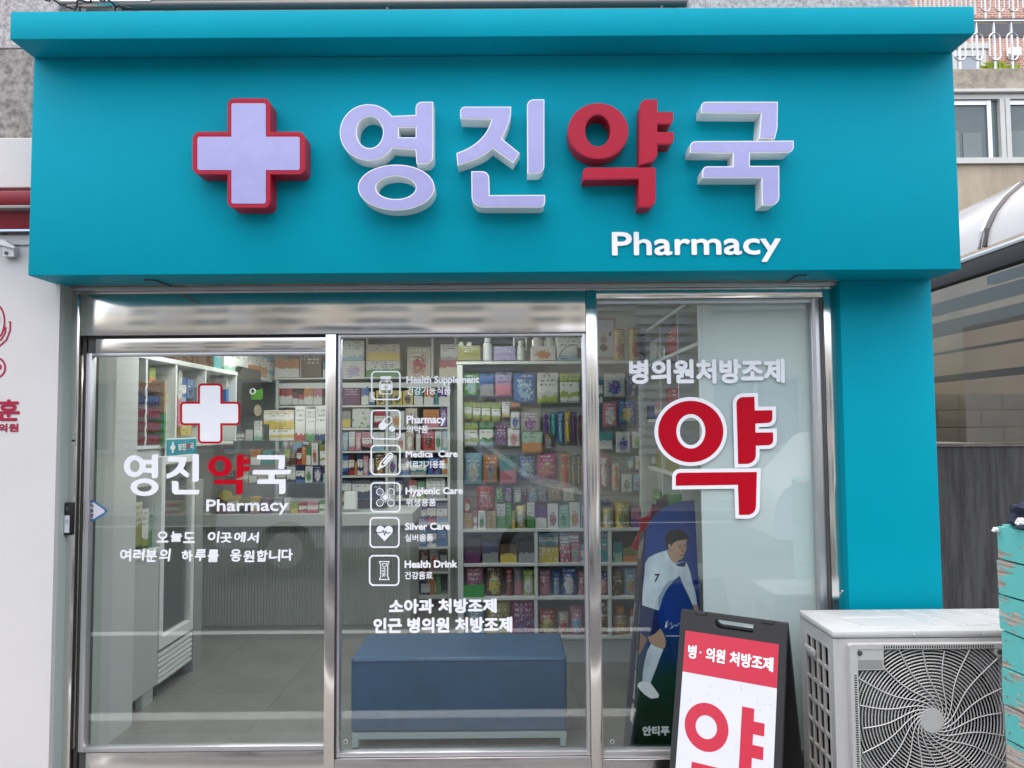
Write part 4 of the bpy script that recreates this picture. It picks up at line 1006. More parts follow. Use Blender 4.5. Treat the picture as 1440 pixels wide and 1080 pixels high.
# ================================================================== turquoise plank crate at the right edge
fx, fz = P(1400, 737, 2.75)
c0 = Vector((fx, 2.75, 0)); dirn = Vector((.187, -.982, 0)); side_n = Vector((-.982, -.187, 0))
cr_ = thing('plank_crate', 'tall crate of chipped turquoise planks at the right edge of the photo', 'crate', (fx+.4, 2.4, GZ))
zt = Zp(1400, 739, 2.75)
XC = Matrix(((dirn.x, -side_n.x, 0, c0.x), (dirn.y, -side_n.y, 0, c0.y), (0, 0, 1, 0), (0, 0, 0, 1)))
z = zt; k = 0
hs = [.117, .121, .124, .130, .127, .122, .130, .125, .13, .125, .13, .12]
rnd = random.Random(5); slope = [.0, .006, .010, .02, .012, .012, .01, .008, .0, .0, .0, .0, .0]
for h in hs:
    if z-h < GZ: break
    a, b2 = slope[k], slope[k+1]
    L = 1.05; j = rnd.uniform(-.004, .004)
    m = MB(); g = .0035
    pts = [(0+rnd.uniform(0, .006), z-h+g), (L, z-h+g-b2*4), (L, z-g-a*4), (0+rnd.uniform(0, .006), z-g)]
    # subdivided wavy plank
    n = 8; top = []; bot = []
    for i in range(n+1):
        t_ = i/n; top.append((pts[3][0]*(1-t_)+L*t_, pts[3][1]*(1-t_)+pts[2][1]*t_+rnd.uniform(-.0012, .0012))); bot.append((pts[0][0]*(1-t_)+L*t_, pts[0][1]*(1-t_)+pts[1][1]*t_+rnd.uniform(-.0012, .0012)))
    m.plate([bot+top[::-1]], j, .024+j, XC)
    po = m.build('plank', CHIP, cr_)
    for sx in (.022, .26):
        for dz in (.25, .75):
            mm_ = MB().box(sx-.003, sx+.003, j-.0015, j+.001, z-h+h*dz-.003-a*4*sx, z-h+h*dz+.003-a*4*sx, 0, XC); mm_.build('nail', ALU, po)
    z -= h; k += 1
m = MB().box(.03, 1.05, .03, .6, GZ, zt-.02, 0, XC); m.build('inner_box', WOOD, cr_)
for i in range(4):
    MB().box(0.0, 1.05, .026+i*.145, .167+i*.145, zt-.018, zt+.004, .003, XC).build('top_plank', CHIP, cr_)
# cloth bundle and cord knots on top
def blob(cx, cy, cz, rx, ry, rz, amp, seed, n=28):
    bm = bmesh.new(); bmesh.ops.create_icosphere(bm, subdivisions=4, radius=1)
    for v in bm.verts:
        d = noise.fractal(v.co*2.2+Vector((seed, 0, 0)), 1, 2, 4)*amp; v.co *= 1+d
        v.co = Vector((cx+v.co.x*rx, cy+v.co.y*ry, max(cz, cz+v.co.z*rz)))
    bm.verts.index_update(); m = MB().add([v.co.copy() for v in bm.verts], [[v.index for v in f.verts] for f in bm.faces]); bm.free(); return m
bp_ = XC @ Vector((.0, .20, 0))
px_, pz_ = P(1452, 735, 2.66)
tag(blob(px_+.09, 2.66, zt+.006, .15, .12, .12, .22, 3).build('cloth_bundle', DENIM, None, True), 'dark navy cloth bundle lying on top of the turquoise crate', 'cloth bundle')
def knot(px, py, Y, s, label, on):
    x, zz = P(px, py, Y); ps = [(x+s*math.cos(t_*.9)*(1-.02*t_), Y-.01+.006*math.sin(t_*1.7), zz+s*.55*math.sin(t_*1.4)) for t_ in range(26)]
    tag(MB().tube(ps, .0045, 6).build('cord_knot', VINYL, None, True), label, 'cord')
knot(1397, 744.5, 2.74, .009, 'small white cord knot at the top corner of the turquoise crate', 0)
knot(1432, 733, 2.58, .016, 'white cord knot in front of the navy bundle on the crate', 0)
# ================================================================== shop interior
def PF(px, py, z=0.0):
    d = _f+_r*((px-720)/F)-_u*((py-540)/F); t = (z-EYE.z)/d.z; return d.x*t, d.y*t
IX0, IX1, IYB, IZC = -2.66, 1.42, 7.42, 2.46
MB().box(IX0, IX1, 3.62, IYB, -.10, -.012).build('shop_floor', GROUT, kind='structure')
flo = bpy.data.objects['shop_floor']
tms = MB().box(-.2993, .2993, -.2993, .2993, -.012, 0, .001).mesh('floor_tile', FLOORT)
for i in range(7):
    for j in range(7):
        x, y = IX0+.05+.3+i*.6, 3.60+.3+j*.6
        if x+.3 > IX1+.3 or y > IYB: continue
        o = link('floor_tile', tms, flo); o.location = (x, y, random.uniform(-.0004, .0004))
MB().box(IX0-.12, IX0, 3.6, IYB, -.1, IZC).build('side_wall', IWALL, kind='structure')
MB().box(IX1, IX1+.12, 3.6, IYB, -.1, IZC).build('side_wall', IWALL, kind='structure')
MB().box(IX0-.12, IX1+.12, IYB, IYB+.12, -.1, IZC).build('back_wall', IWALL, kind='structure')
MB().box(IX0-.12, IX1+.12, 3.6, IYB+.12, IZC, IZC+.1).build('ceiling', IWALL, kind='structure')
MB().box(IX0-.12, IX1+.12, 3.602, 3.64, 2.28, IZC).build('ceiling_bulkhead', IWALL, kind='structure')
for x, y in ((-1.7, 4.7), (-.4, 4.7), (-1.7, 5.9), (-.4, 5.9)):
    t = thing('ceiling_light', f"{'front' if y < 5 else 'rear'} {'left' if x < -1 else 'middle'} flat white panel light in the pharmacy ceiling", 'ceiling light', (x, y, IZC), 'panel lights in the shop ceiling')
    MB().box(x-.31, x+.31, y-.31, y+.31, IZC-.03, IZC-.001, .004).build('frame', WHITE, t)
    MB().box(x-.285, x+.285, y-.285, y+.285, IZC-.034, IZC-.0301).build('diffuser', LIGHTP, t)
XA, YA_ = PF(185.5, 1019.5)
MB().box(IX0, XA, 3.64, YA_, 0, IZC).build('wall_return', IWALL, kind='structure')
MB().box(IX0+.001, IX1, 3.505, 3.615, GZ, .0).build('threshold', GROUT, kind='structure')
xBd = P(984, 570, 3.50)[0]
bd_ = MB().box(xBd, xRJ0-.04, 3.500, 3.514, 0, zH2+.01, .001).build('display_back_panel', mat('pale_white_panel', (.80, .85, .85), .5))
tag(bd_, 'tall pale board fixed right behind the right-hand window glass', 'panel')

# ------------------------------------------------------------------ packages
CC = dict(white=(.70, .71, .69), cream=(.62, .56, .42), grey=(.30, .31, .32), black=(.02, .02, .025), red=(.48, .025, .03), maroon=(.16, .015, .03), pink=(.62, .20, .29),
          magenta=(.40, .03, .22), purple=(.16, .04, .28), lavender=(.42, .36, .60), plum=(.15, .03, .13), blue=(.04, .15, .45), navy=(.015, .03, .13), teal=(.02, .28, .29), turquoise=(.08, .42, .45),
          skyblue=(.22, .47, .63), green=(.06, .30, .07), lime=(.36, .48, .05), olive=(.28, .28, .04), yellow=(.66, .50, .05), orange=(.62, .22, .03), tan=(.42, .28, .14), brown=(.14, .07, .035), mint=(.30, .55, .42))
def muted(k):  # mixed towards grey: haze of the window glass put into the package colours
    c = CC[k]; g = .3*c[0]+.55*c[1]+.15*c[2]; return [.86*q+.14*g for q in c]
CN = dict(skyblue='sky-blue', lime='lime-green')
def unit_box():
    return MB().box(-.5, .5, 0, 1, 0, 1, .012)
def unit_bag():
    m = MB(); nx, nz = 8, 10; F_ = []; 
    for side in (0, 1):
        for j in range(nz+1):
            for i in range(nx+1):
                u, v = i/nx, j/nz; b = (max(0, math.sin(PI*u))**.55)*(max(0, math.sin(PI*min(1, v*1.06)))**.5)
                w_ = .5-.03*math.sin(v*PI)
                rip = .05*math.sin(v*23+u*5) if .04 < u < .96 else 0
                m.v.append(((u-.5)*2*w_, .5+(-1 if side == 0 else 1)*(.47*b*(1+rip)+.02), v))
    s = (nx+1)*(nz+1)
    for j in range(nz):
        for i in range(nx):
            a = j*(nx+1)+i; m.f.append((a, a+1, a+nx+2, a+nx+1)); m.f.append((s+a, s+a+nx+1, s+a+nx+2, s+a+1))
    for j in range(nz):
        for i in (0, nx):
            a = j*(nx+1)+i; m.f.append((a, a+nx+1, s+a+nx+1, s+a))
    for i in range(nx):
        a = nz*(nx+1)+i; m.f.append((a, a+1, s+a+1, s+a)); m.f.append((i, s+i, s+i+1, i+1))
    return m
def unit_card():
    m = MB(); m.plate([rr([(-.5, 0, .05), (.5, 0, .05), (.5, 1, .06), (-.5, 1, .06)], 3), [(-.1, .93), (-.1, .965), (.1, .965), (.1, .93)]], .35, .6)
    m.box(-.44, .44, 0, .35, .05, .86, .05); return m
def unit_blister():
    m = MB(); m.plate([rr([(-.5, 0, .2), (.5, 0, .2), (.5, 1, .12), (-.5, 1, .12)], 3), [(-.15, .95), (-.15, .975), (.15, .975), (.15, .95)]], .6, 1); return m
def unit_brush():
    m = MB(); m.tube([(0, .45, .08), (.08, .4, .3), (-.06, .4, .5), (.0, .42, .66), (0, .45, .88)], [.20, .26, .22, .12, .10], 8)
    m.box(-.22, .22, .1, .5, .72, .90, .05); return m
def unit_can():
    return MB().lathe([(.47, 0), (.5, .015), (.5, .03), (.485, .045), (.485, .93), (.5, .945), (.5, .96)], 0, .5, 0, 24)
def unit_bottle():
    return MB().lathe([(.44, 0), (.5, .03), (.5, .60), (.46, .68), (.30, .74), (.28, .78)], 0, .5, 0, 24)
def unit_lid(r, z0, z1):
    return MB().lathe([(r, z0), (r*1.02, z0+.01), (r*1.02, z1-.02), (r*.95, z1)], 0, .5, 0, 24)
UM = {}
def um(kind, lay):
    k = (kind, lay)
    if k not in UM:
        fn = dict(box=unit_box, bag=unit_bag, card=unit_card, blister=unit_blister, can=unit_can, bottle=unit_bottle)[kind]
        UM[k] = fn().mesh(dict(box='medicine_box', bag='product_bag', card='hanging_pack', blister='toothbrush_pack', can='can', bottle='bottle')[kind], PACK[lay], kind in ('bag', 'can', 'bottle'))
    return UM[k]
SOLID = bpy.data.materials.new('solid_colour'); SOLID.use_nodes = True
_n, _l, _b = nodes(SOLID); _oi = _n.new('ShaderNodeObjectInfo'); _l.new(_oi.outputs['Color'], _b.inputs['Base Color']); _b.inputs['Roughness'].default_value = .35
BR_M = unit_brush().mesh('toothbrush', SOLID, True); LIDC = unit_lid(.48, .945, 1.0).mesh('lid', SOLID, True); LIDB = unit_lid(.33, .76, 1.0).mesh('cap', SOLID, True)
SIGNB = []
def package(kind, x, y, z, wd, dp, ht, c1, c2, lay, rz=0.0):
    nm = dict(box='medicine_box', bag='product_bag', card='hanging_pack', blister='toothbrush_pack', can='can', bottle='bottle')[kind]
    o = link(nm, um(kind, lay)); o.location = (x, y, z); o.scale = (wd, dp, ht); o.rotation_euler = (0, 0, rz)
    v = random.uniform(.82, 1.0); o.color = (*[min(1, c*v) for c in muted(c1)], 1); o['col2'] = [float(c)*.95 for c in muted(c2)]
    if kind == 'blister':
        c = link('toothbrush', BR_M); c.parent = o; c.color = (*CC[c2], 1)
    if kind == 'can':
        c = link('lid', LIDC); c.parent = o; c.color = (*CC[c2], 1)
    if kind == 'bottle':
        c = link('cap', LIDB); c.parent = o; c.color = (*CC['white' if c2 == c1 else c2], 1)
    return o
ORD = ['first', 'second', 'third', 'fourth', 'fifth', 'sixth', 'seventh', 'eighth', 'ninth', 'tenth']
NOUN = dict(box='box', bag='bag', card='hanging pack', blister='toothbrush pack', can='can', bottle='bottle')
LAYW = dict(pic=' with a picture', dots=' with spots', band='', half='', plain='')
REG = {}
def label_it(o, kind, c1, c2, lay, where, cat=None, noun=None):
    n1, n2 = CN.get(c1, c1), CN.get(c2, c2)
    col = n1 if c1 == c2 or lay == 'plain' else f'{n1} and {n2}'
    base = f'{col} {noun or NOUN[kind]}'
    REG.setdefault((base, where), []).append(o)
    o['category'] = cat or dict(card='hanging pack', blister='toothbrush').get(kind, NOUN[kind]); o['group'] = 'products '+where
def finish_labels():
    for (base, where), l in REG.items():
        if len(l) == 1: l[0]['label'] = f'{base} {where}'
        else:
            l.sort(key=lambda o: o.location.x/max(.1, o.location.y))
            for i, o in enumerate(l): o['label'] = f'{base} {where}, {ORD[min(i, 9)]} from the left'
def row(where, Y, yb, dp, spec, lift=0, noun=None, jitter=.03):
    """spec: 'x0 x1 ytop kind c1 c2 layout [ybottom]' separated by ;"""
    for it in spec.split(';'):
        t = it.split()
        if not t: continue
        x0, x1, yt = float(t[0]), float(t[1]), float(t[2]); kind = {'b': 'box', 'g': 'bag', 'c': 'card', 't': 'blister', 'n': 'can', 'o': 'bottle'}[t[3]]
        c1, c2, lay = t[4], t[5], {'b': 'band', 'h': 'half', 'd': 'dots', 'p': 'pic', 'l': 'plain'}[t[6]]
        y1 = float(t[7]) if len(t) > 7 else yb
        D = dp if kind in ('box', 'bag') else {'card': .022, 'blister': .028, 'can': 0, 'bottle': 0}[kind]
        yy = Y+random.uniform(.002, .02) if kind != 'card' else Y+random.uniform(-.006, .006)
        cx = (x0+x1)/2; wd = P(x1, (yt+y1)/2, yy)[0]-P(x0, (yt+y1)/2, yy)[0]; zt_, zb_ = P(cx, yt, yy)[1], P(cx, y1, yy)[1]
        if D == 0: D = wd
        o = package(kind, P(cx, (yt+y1)/2, yy)[0], yy, zb_, wd*.97, D, zt_-zb_, c1, c2, lay, random.uniform(-jitter, jitter))
        label_it(o, kind, c1, c2, lay, where, noun=noun)

# ------------------------------------------------------------------ centre display unit
UY_ = 5.33
ux0, ux1 = Xp(643.5, 720, UY_), Xp(909, 720, UY_)
unit = thing('display_unit', 'white display unit with pegboard above and open cubbies below', 'shelf unit', ((ux0+ux1)/2, UY_, 0))
zt_u = Zp(730, 508, UY_); zT = lambda py: Zp(740, py, UY_)
th = .02; UD = .40
MB().box(ux0, ux0+.038, UY_, UY_+UD, 0, zt_u-th*1.2, .002).build('side_panel', SHELF, unit)
MB().box(ux1-.03, ux1, UY_, UY_+UD, 0, zt_u-th*1.2, .002).build('side_panel', SHELF, unit)
MB().box(ux0-.005, ux1+.005, UY_-.005, UY_+UD, zt_u-th, zt_u, .002).build('top_board', SHELF, unit)
MB().box(ux0+.038, ux1-.03, UY_+.10, UY_+.12, zT(744), zt_u-th).build('pegboard', PEG, unit)
for i in range(14): MB().box(ux0+.039, ux1-.031, UY_+.0975, UY_+.0995, zT(744)+.05+i*.083, zT(744)+.056+i*.083).build('peg_groove', mat('groove_grey', (.20, .20, .19), .6) if i == 0 else bpy.data.materials['groove_grey'], unit)
for py in (746, 794.5, 842, 898):
    MB().box(ux0+.038, ux1-.03, UY_+.004, UY_+UD-.02, zT(py)-th/2, zT(py)+th/2, .002).build('shelf_board', SHELF, unit)
MB().box(ux0+.0385, ux1-.0305, UY_+.03, UY_+UD-.03, .0, zT(898)-th/2-.001).build('plinth', COUNTER, unit)
MB().box(ux0+.038, ux1-.03, UY_+UD-.018, UY_+UD, 0, zT(744)).build('back_panel', SHELF, unit)
for px in (754, 858):
    for a, b2 in ((746, 794.5), (794.5, 842), (842, 898)):
        x = Xp(px, (a+b2)/2, UY_); MB().box(x-.011, x+.011, UY_+.005, UY_+UD-.02, zT(b2)+th/2+.001, zT(a)-th/2-.001).build('divider', SHELF, unit)
HP = UY_+.055
row('on the top peg row', HP, 0, .02, '652 673 525 c green mint p 557;675 695 525 c blue grey h 558;696 720 523 c lavender pink h 557;722 754 524 c blue skyblue p 567;755 786 524 c white lime b 567;787 816 525 c lime white b 566;840 848 531 c teal white b 567;849 880 525 c white blue p 558;881 906 523 c navy lavender d 556')
row('on the second peg row', HP, 0, .02, '653 664 565 c lime olive b 591;665 676 566 c lime olive b 593;677 690 566 c lime olive b 594;691 704 567 c lime olive b 594;706 717 565 c white yellow b 587;719 731 566 c orange brown h 577;718 731 579 c white blue p 604;732 760 579 c grey purple p 607;762 774 579 t grey purple l 610;775 782 580 t teal turquoise l 612;784 793 578 t blue skyblue l 623;794 803 577 t tan yellow l 622;804.5 810 579 t purple plum l 623;811 820 578 t grey maroon l 627;847 868 565 c pink white p 600;870 893 563 c blue yellow p 595;894 906 564 t lavender skyblue l 605;840 846 566 t turquoise teal l 612')
row('on the third peg row', HP, 0, .02, '653 672 595 c lime white b 628;674 694 594 c green skyblue b 628;696 713 597 c plum purple p 627;714 731 602 c white pink p 628;734 764 607 c mint orange h 637;765 777 609 c brown grey p 632;842 862 607 c turquoise white h 632;866 887 607 c white blue p 637;889 905 607 c white lime p 630')
row('on the fourth peg row', HP, 0, .03, '653 678 637 g skyblue white p 681;680 700 640 c orange grey p 680;703 727 640 c teal pink h 681;728 754 639 g blue skyblue p 674;755 783 638 g magenta pink p 674;788 802 636 t tan red l 686;803 810 640 t teal tan l 684;811 817 639 t navy olive l 684;818.5 824 640 t pink red l 679;842 857 640 t pink white l 685;861 872 652 t white orange l 690;880 893 641 c teal white p 660;894 906 641 c white orange p 660;874 889 667 c white grey p 692;891 906 666 c skyblue grey p 690')
row('on the lowest peg row', HP, 0, .03, '670 695 684 g red pink p 717;697 708 687 c green white d 706;709 721 685 c purple grey p 707;722 734 684 c grey white p 708;736 741 688 c maroon red l 706;743 756 686 c grey skyblue p 706;757 769 685 c grey black d 706;771 790 684 c tan grey d 704;792 808 686 c cream grey d 705')
for py, xs in ((523.5, (662, 685, 708, 738, 770, 801, 864, 893)), (564, (658, 670, 683, 697, 711, 768, 788, 798, 815, 857, 881)), (593, (662, 684, 725)), (637, (665, 690, 715, 735, 795, 813, 850)), (683, (682, 703, 728, 750, 780, 800))):
    for px in xs:
        x, z = P(px, py, UY_+.03); MB().tube([(x, UY_+.0995, z), (x, UY_+.025, z-.002), (x, UY_+.02, z+.008)], .0028, 5).build('peg_hook', STAINLESS, unit)
SR = UY_+.02
row('standing below the pegs on the display unit', SR, 744, .09, '652 662 703 b red white p 720;652 665 721 b tan orange p;665.5 671 720 b pink white b;672 683 719 b white green p;684 690.5 720 b tan tan l;691 697.5 720 b tan tan l;698.5 711 709 b white green h;711.5 719 708 b green teal l;719.5 724 719 b lime yellow h;724.5 740 709 g yellow white p;741 752 707 b white green h;752.5 769 712 b purple white h;770 785 709 b white magenta p;785.5 800 711 b mint green p;800.5 816 707 b white orange p;816.5 824 712 b skyblue blue p;840 846 712 n yellow black p;846.5 864 713 n yellow white p;866 887 706 n yellow olive p;888 900 715 b pink purple h;846 858 703 b navy grey l 712')
row('in the upper left cubby of the display unit', SR, 793, .16, '653 676 757 b black plum h;678 701 763 b navy grey h;703 727 766 b brown yellow h;729 752 761 b black grey h')
row('in the upper right display cubby', SR, 793, .12, '757 786 770 b yellow white d;787 802 765 b pink white d;802.5 816 763 b pink mint p;816.5 824 766 b skyblue white b;757 785 749.5 b skyblue grey b 769;787 800 749.5 b skyblue white b 764;800.5 814 749.5 b pink cream b 762;840 855 748 b teal pink d;862 875 762 b teal mint h;876 897 770 b olive orange h')
row('in the middle left display cubby', SR, 840.5, .10, '653 680 797 g pink magenta p;682 708 797 g brown yellow p;711 721 801 g red maroon p;722 736 797 g grey pink h;734.5 752 803 g lime white p')
gc = MB(); x0, z0 = P(651, 841, SR-.006); x1, z1 = P(680.5, 822, SR-.006)
tag(gc.box(x0, x1, SR-.012, SR-.002, z0+.001, z1, .001).build('price_card', mat('bright_green_card', (.01, .32, .04), .5)), 'bright green blank card in front of the pink bag in its cubby', 'card')
row('in the middle right cubby of the display unit', SR, 840.5, .10, '757 776 803 g pink maroon d;777 789 806 g blue skyblue p;789.5 812 799 g blue white p;813 824 805 g pink white d;840 857 805 g navy pink p;862 875 801 b brown olive d;877 897 800 g skyblue tan p')
row('in the bottom left cubby of the display unit', SR, 896, .12, '653 681 853 g skyblue white p;683 718 846 g yellow olive p;719 753 846 g magenta purple p')
row('in the bottom right cubby of the display unit', SR, 896, .10, '757 783 858 g red yellow p;785 801 862 g cream red p;802 822 855 g pink skyblue p;840 857 846 g brown orange d;862 884 855 o tan orange p;886 897 858 o cream orange p')
TZ = UY_+.06
row('on top of the display unit', TZ, 506.5, .2, '643 676 486 b olive lime l;694 725 487 b lavender purple l;747 781 487 b white orange p;783 819 471 b white skyblue b;863 880 462 n yellow red p;884 902 461 n yellow red p;903 908 470 b navy blue l', jitter=.01)
row('on top of the display unit', TZ-.02, 506.5, .2, '679 692 473 o white white l;727 738 479 o white white l')
row('behind the items atop the display unit', TZ+.12, 488, .1, '748 764 471 o white white l 490;765 780 472 o white white l 490;645 652 481 o white white l 488;656 664 481 o white white l 488', jitter=0)
def frame_px(px0, px1, py0, py1, Y, mtf, mtp, nm, label, cat, wdt=2.2):
    t = thing(nm, label, cat, (P((px0+px1)/2, py1, Y)[0], Y, P((px0+px1)/2, py1, Y)[1]))
    MB().plate(pxl([rect(px0, py0, px1, py1), rect(px0+wdt, py0+wdt, px1-wdt, py1-wdt)], Y), Y, Y+.02).build('frame', mtf, t)
    MB().plate(pxl([rect(px0+wdt, py0+wdt, px1-wdt, py1-wdt)], Y), Y+.01, Y+.018).build('picture', mtp, t); return t
frame_px(721.5, 741, 473, 493, TZ+.05, WHITE, mat('grey_photo', (.16, .15, .15), .3), 'photo_frame', 'small white picture frame on top of the display unit', 'picture frame')
cf = frame_px(826, 866, 447, 505, UY_+.10, mat('pink_frame', (.55, .32, .33), .4), PAPERW, 'certificate', 'pink framed certificate leaning beside the yellow cans', 'certificate', 3)
for (cx, cy, rx, ry, c) in ((849, 470, 3, 3, 'cream'), (849, 478, 5, 5, 'tan'), (849, 489, 5.5, 5.5, 'brown'), (858, 470, 2, 3, 'black')):
    cmn = 'certificate_'+c; mt = bpy.data.materials.get(cmn) or mat(cmn, CC[c], .4)
    MB().plate(pxl([ell(cx, cy, rx, ry, n=20)], UY_+.108), UY_+.1082, UY_+.1095).build('emblem', mt, cf)
# black charger with cord beside the white box
ch = thing('charger', 'black charger with looping cord in front of the white box on the display unit', 'charger', (P(815, 506, UY_)[0], UY_, zt_u))
boxpx(811.5, 819, 489, 504, UY_+.01, .03, .003).build('plug_body', BLACK, ch)
MB().tube([(P(a, b2, UY_+.02)[0], UY_+.02, P(a, b2, UY_+.02)[1]) for a, b2 in ((813, 489), (810, 485), (802, 485), (795, 489), (789, 495), (786.5, 501), (789, 504), (797, 504.5))], .003, 6).build('cord', BLACK, ch)

# ------------------------------------------------------------------ back wall shelving
BY_ = 6.98
xs0, xs1 = Xp(388, 600, BY_), Xp(632.5, 600, BY_)
bk = thing('back_shelving', 'white shelving full of medicine boxes along the back wall', 'shelf unit', ((xs0+xs1)/2, BY_, 0))
zB_ = lambda py: Zp(540, py, BY_)
for py, tk in ((537.5, .05), (569.5, .018), (601.5, .018), (634, .018), (668.5, .018), (702, .018), (736, .018), (770, .018), (805, .018), (838, .03)):
    MB().box(xs0, xs1, BY_+(.03 if py == 537.5 else 0), BY_+.34, zB_(py)-tk, zB_(py), .002).build('shelf_board', SHELF, bk)
MB().box(xs0-.02, xs1+.02, BY_-.02, BY_+.34, zB_(532.5), zB_(530.5), .001).build('shelf_board', SHELF, bk)
for px in (389, 461, 544, 631):
    x = Xp(px, 600, BY_); MB().box(x-.012, x+.012, BY_-.004, BY_+.34, 0, zB_(534), .002).build('upright', SHELF, bk)
for px in (422, 515, 607, 640): x = Xp(px, 500, BY_); MB().box(x-.010, x+.010, BY_+.05, BY_+.34, zB_(530.4), zB_(470)).build('upright', SHELF, bk)
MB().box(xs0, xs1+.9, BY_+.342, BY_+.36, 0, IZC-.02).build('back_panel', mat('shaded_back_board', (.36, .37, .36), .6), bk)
w_ = 'on the back-wall shelf'
row('on the top back-wall shelf', BY_+.02, 530.6, .22, '481 513 507 b white lavender p;514 563 507 b white green h;572 606 488 b cream red p;617 646 503 b red cream h;386 421 505 b orange white h;423 452 497 b brown black l;454 461 508 b teal white h')
row('stacked on the top back-wall shelf', BY_+.02, 506.8, .22, '481 512 479 b white skyblue b;515 563 484 b cream yellow h;619 646 484 b white grey b')
row('on the second back-wall shelf', BY_+.02, 569, .16, '482 507 545 b plum purple l;508 518.5 543 b blue white h;519 527 551 b white blue b;528.5 541 549 b yellow black p;546.5 551 549 b grey white l;551.5 566 549 b yellow black p;566.5 581 549 b yellow black p;582 595 546 b teal white h;596 610 547 b orange white h;611 616 552 b teal mint l;616.5 630 546 b purple white h;393 411 546 b red white h;411.5 419 551 b maroon white h;419.5 427 554 b red white h;427.5 440 546 b orange white h;440.5 453 546 b pink white h')
row('on the third back-wall shelf', BY_+.02, 601, .16, '481 493 578 b grey yellow h;495 525 573 b white green d;526 542 578 b red maroon b;547.5 569 578 b white orange p;570 587 574 b cream brown p;595 617.5 576 b orange pink h;618 629.5 570 b purple lavender p')
row('on the fourth back-wall shelf', BY_+.02, 633.5, .14, '480.5 490 608 b skyblue white p;490.5 499 607 b white pink b;499.5 508.5 608 b pink white p;509 523 608 b pink black b;524 541 608 b white skyblue b;546.5 556 604 b white grey b;556.5 570 609 b white pink p;570.5 582 606 b tan white p;584 592 603 o white grey l;594 611 602 b red maroon p;611.5 621 603 b white green p;621.5 630 604 b skyblue white p')
row('on the fifth back-wall shelf', BY_+.02, 668, .14, '480.5 490 639 b blue navy b;490.5 498 638 b maroon red b;498.5 502 650 b orange brown l;502.5 510 637 b navy white b;510.5 518 640 b pink white p;518.5 526 645 b white blue b;526.5 541.5 637 b brown orange p;546 558 640 b white purple p;559.5 575 645 b grey blue b;577 600 648 b teal grey b;602 620 644 b blue navy p;621 630 645 b orange tan b')
row('on the sixth back-wall shelf', BY_+.02, 701.5, .14, '480.5 494 671 b navy yellow b;495 521 672 b black navy b;523 541.5 674 b navy blue l;546 556 670 b white navy p;557 565 673 b navy white b;575 586 675 b red white b;587 597 678 b green lime b;599 626 672 b white grey b')
_rf = random.Random(21); _cols = ['white', 'skyblue', 'pink', 'yellow', 'green', 'lavender', 'orange', 'red', 'mint', 'cream', 'blue', 'teal']
for wh, base, hmax in (('on the upper shelf behind the acrylic rack', 601, 26), ('on the middle shelf behind the acrylic rack', 633.5, 25), ('on the lower shelf behind the acrylic rack', 668, 27)):
    sp_, x = [], 391
    while x < 452:
        w2 = _rf.choice((7, 9, 11, 14)); sp_.append(f"{x} {x+w2-.6} {base-hmax*_rf.uniform(.65, 1):.1f} b {_rf.choice(_cols)} {_rf.choice(_cols)} {_rf.choice('bhpd')}"); x += w2
    row(wh, BY_+.02, base, .12, ';'.join(sp_))
row('low on the back-wall shelving by the counter end', BY_+.02, 735.5, .14, '589 600 709 b purple lavender b;600.5 613 706 b plum pink b;613.5 629 707 b lavender skyblue b')
row('on the lower back-wall shelf by the counter end', BY_+.02, 769.5, .14, '589 600 745 b skyblue blue b;600.5 614 742 b blue white b;614.5 629 746 b blue skyblue l')
row('on the low back-wall shelf past the counter end', BY_+.02, 804.5, .14, '589 603 769 b maroon grey p;604 617 771 b grey red p;618 629 780 b grey white l')
row('on the bottom back-wall shelf past the counter end', BY_+.02, 837, .14, '589 599 800 b navy black l;600 612 799 b orange brown l;613 620 805 b green black l;592 605 821 b white navy b;606 618 820 b cream black b')
# ------------------------------------------------------------------ left wall shelving
LX = -2.15
lw = thing('side_shelving', 'white shelving along the left wall with a long top board', 'shelf unit', (LX-.15, 5.6, 0))
yE = BY_-.02
MB().box(IX0+.001, LX, YA_+.01, yE, 2.035, 2.065, .003).build('top_board', SHELF, lw)
MB().box(IX0+.001, IX0+.02, YA_+.01, yE, 1.0, 2.034).build('back_panel', IWALL, lw)
for px in (207, 249, 290, 333):
    y = PX(px, 560, LX)[0]; MB().box(IX0+.021, LX-.004, y-.012, y+.012, 1.52, 2.034, .002).build('upright', SHELF, lw)
for z in (1.50,): MB().box(IX0+.001, LX, YA_+.01, 6.0, z, z+.02, .002).build('shelf_board', SHELF, lw)
MB().box(IX0+.001, LX-.01, YA_+.012, 5.25, 1.28, 1.499).build('cupboard', COUNTER, lw)
for px in (236,): y = PX(px, 650, LX-.01)[0]; MB().box(LX-.0099, LX-.006, y-.002, y+.002, 1.29, 1.49).build('door_gap', DARKALU, lw)
def lrow(where, spec, z=None, X=LX-.02):
    for it in spec.split(';'):
        t = it.split(); x0, x1, yt, yb = map(float, t[:4]); kind = {'b': 'box', 'g': 'bag', 'n': 'can', 'o': 'bottle'}[t[4]]; c1, c2, lay = t[5], t[6], {'b': 'band', 'h': 'half', 'd': 'dots', 'p': 'pic', 'l': 'plain'}[t[7]]
        ya_, _ = PX(x0, (yt+yb)/2, X); yb_, _ = PX(x1, (yt+yb)/2, X); zt_ = PX((x0+x1)/2, yt, X)[1]; z0 = PX((x0+x1)/2, yb, X)[1] if z is None else z
        dpt = .12 if kind != 'can' else (yb_-ya_)
        o = package(kind, X, (ya_+yb_)/2, z0, (yb_-ya_)*.96, min(.26, dpt), zt_-z0, c1, c2, lay, PI/2); label_it(o, kind, c1, c2, lay, where)
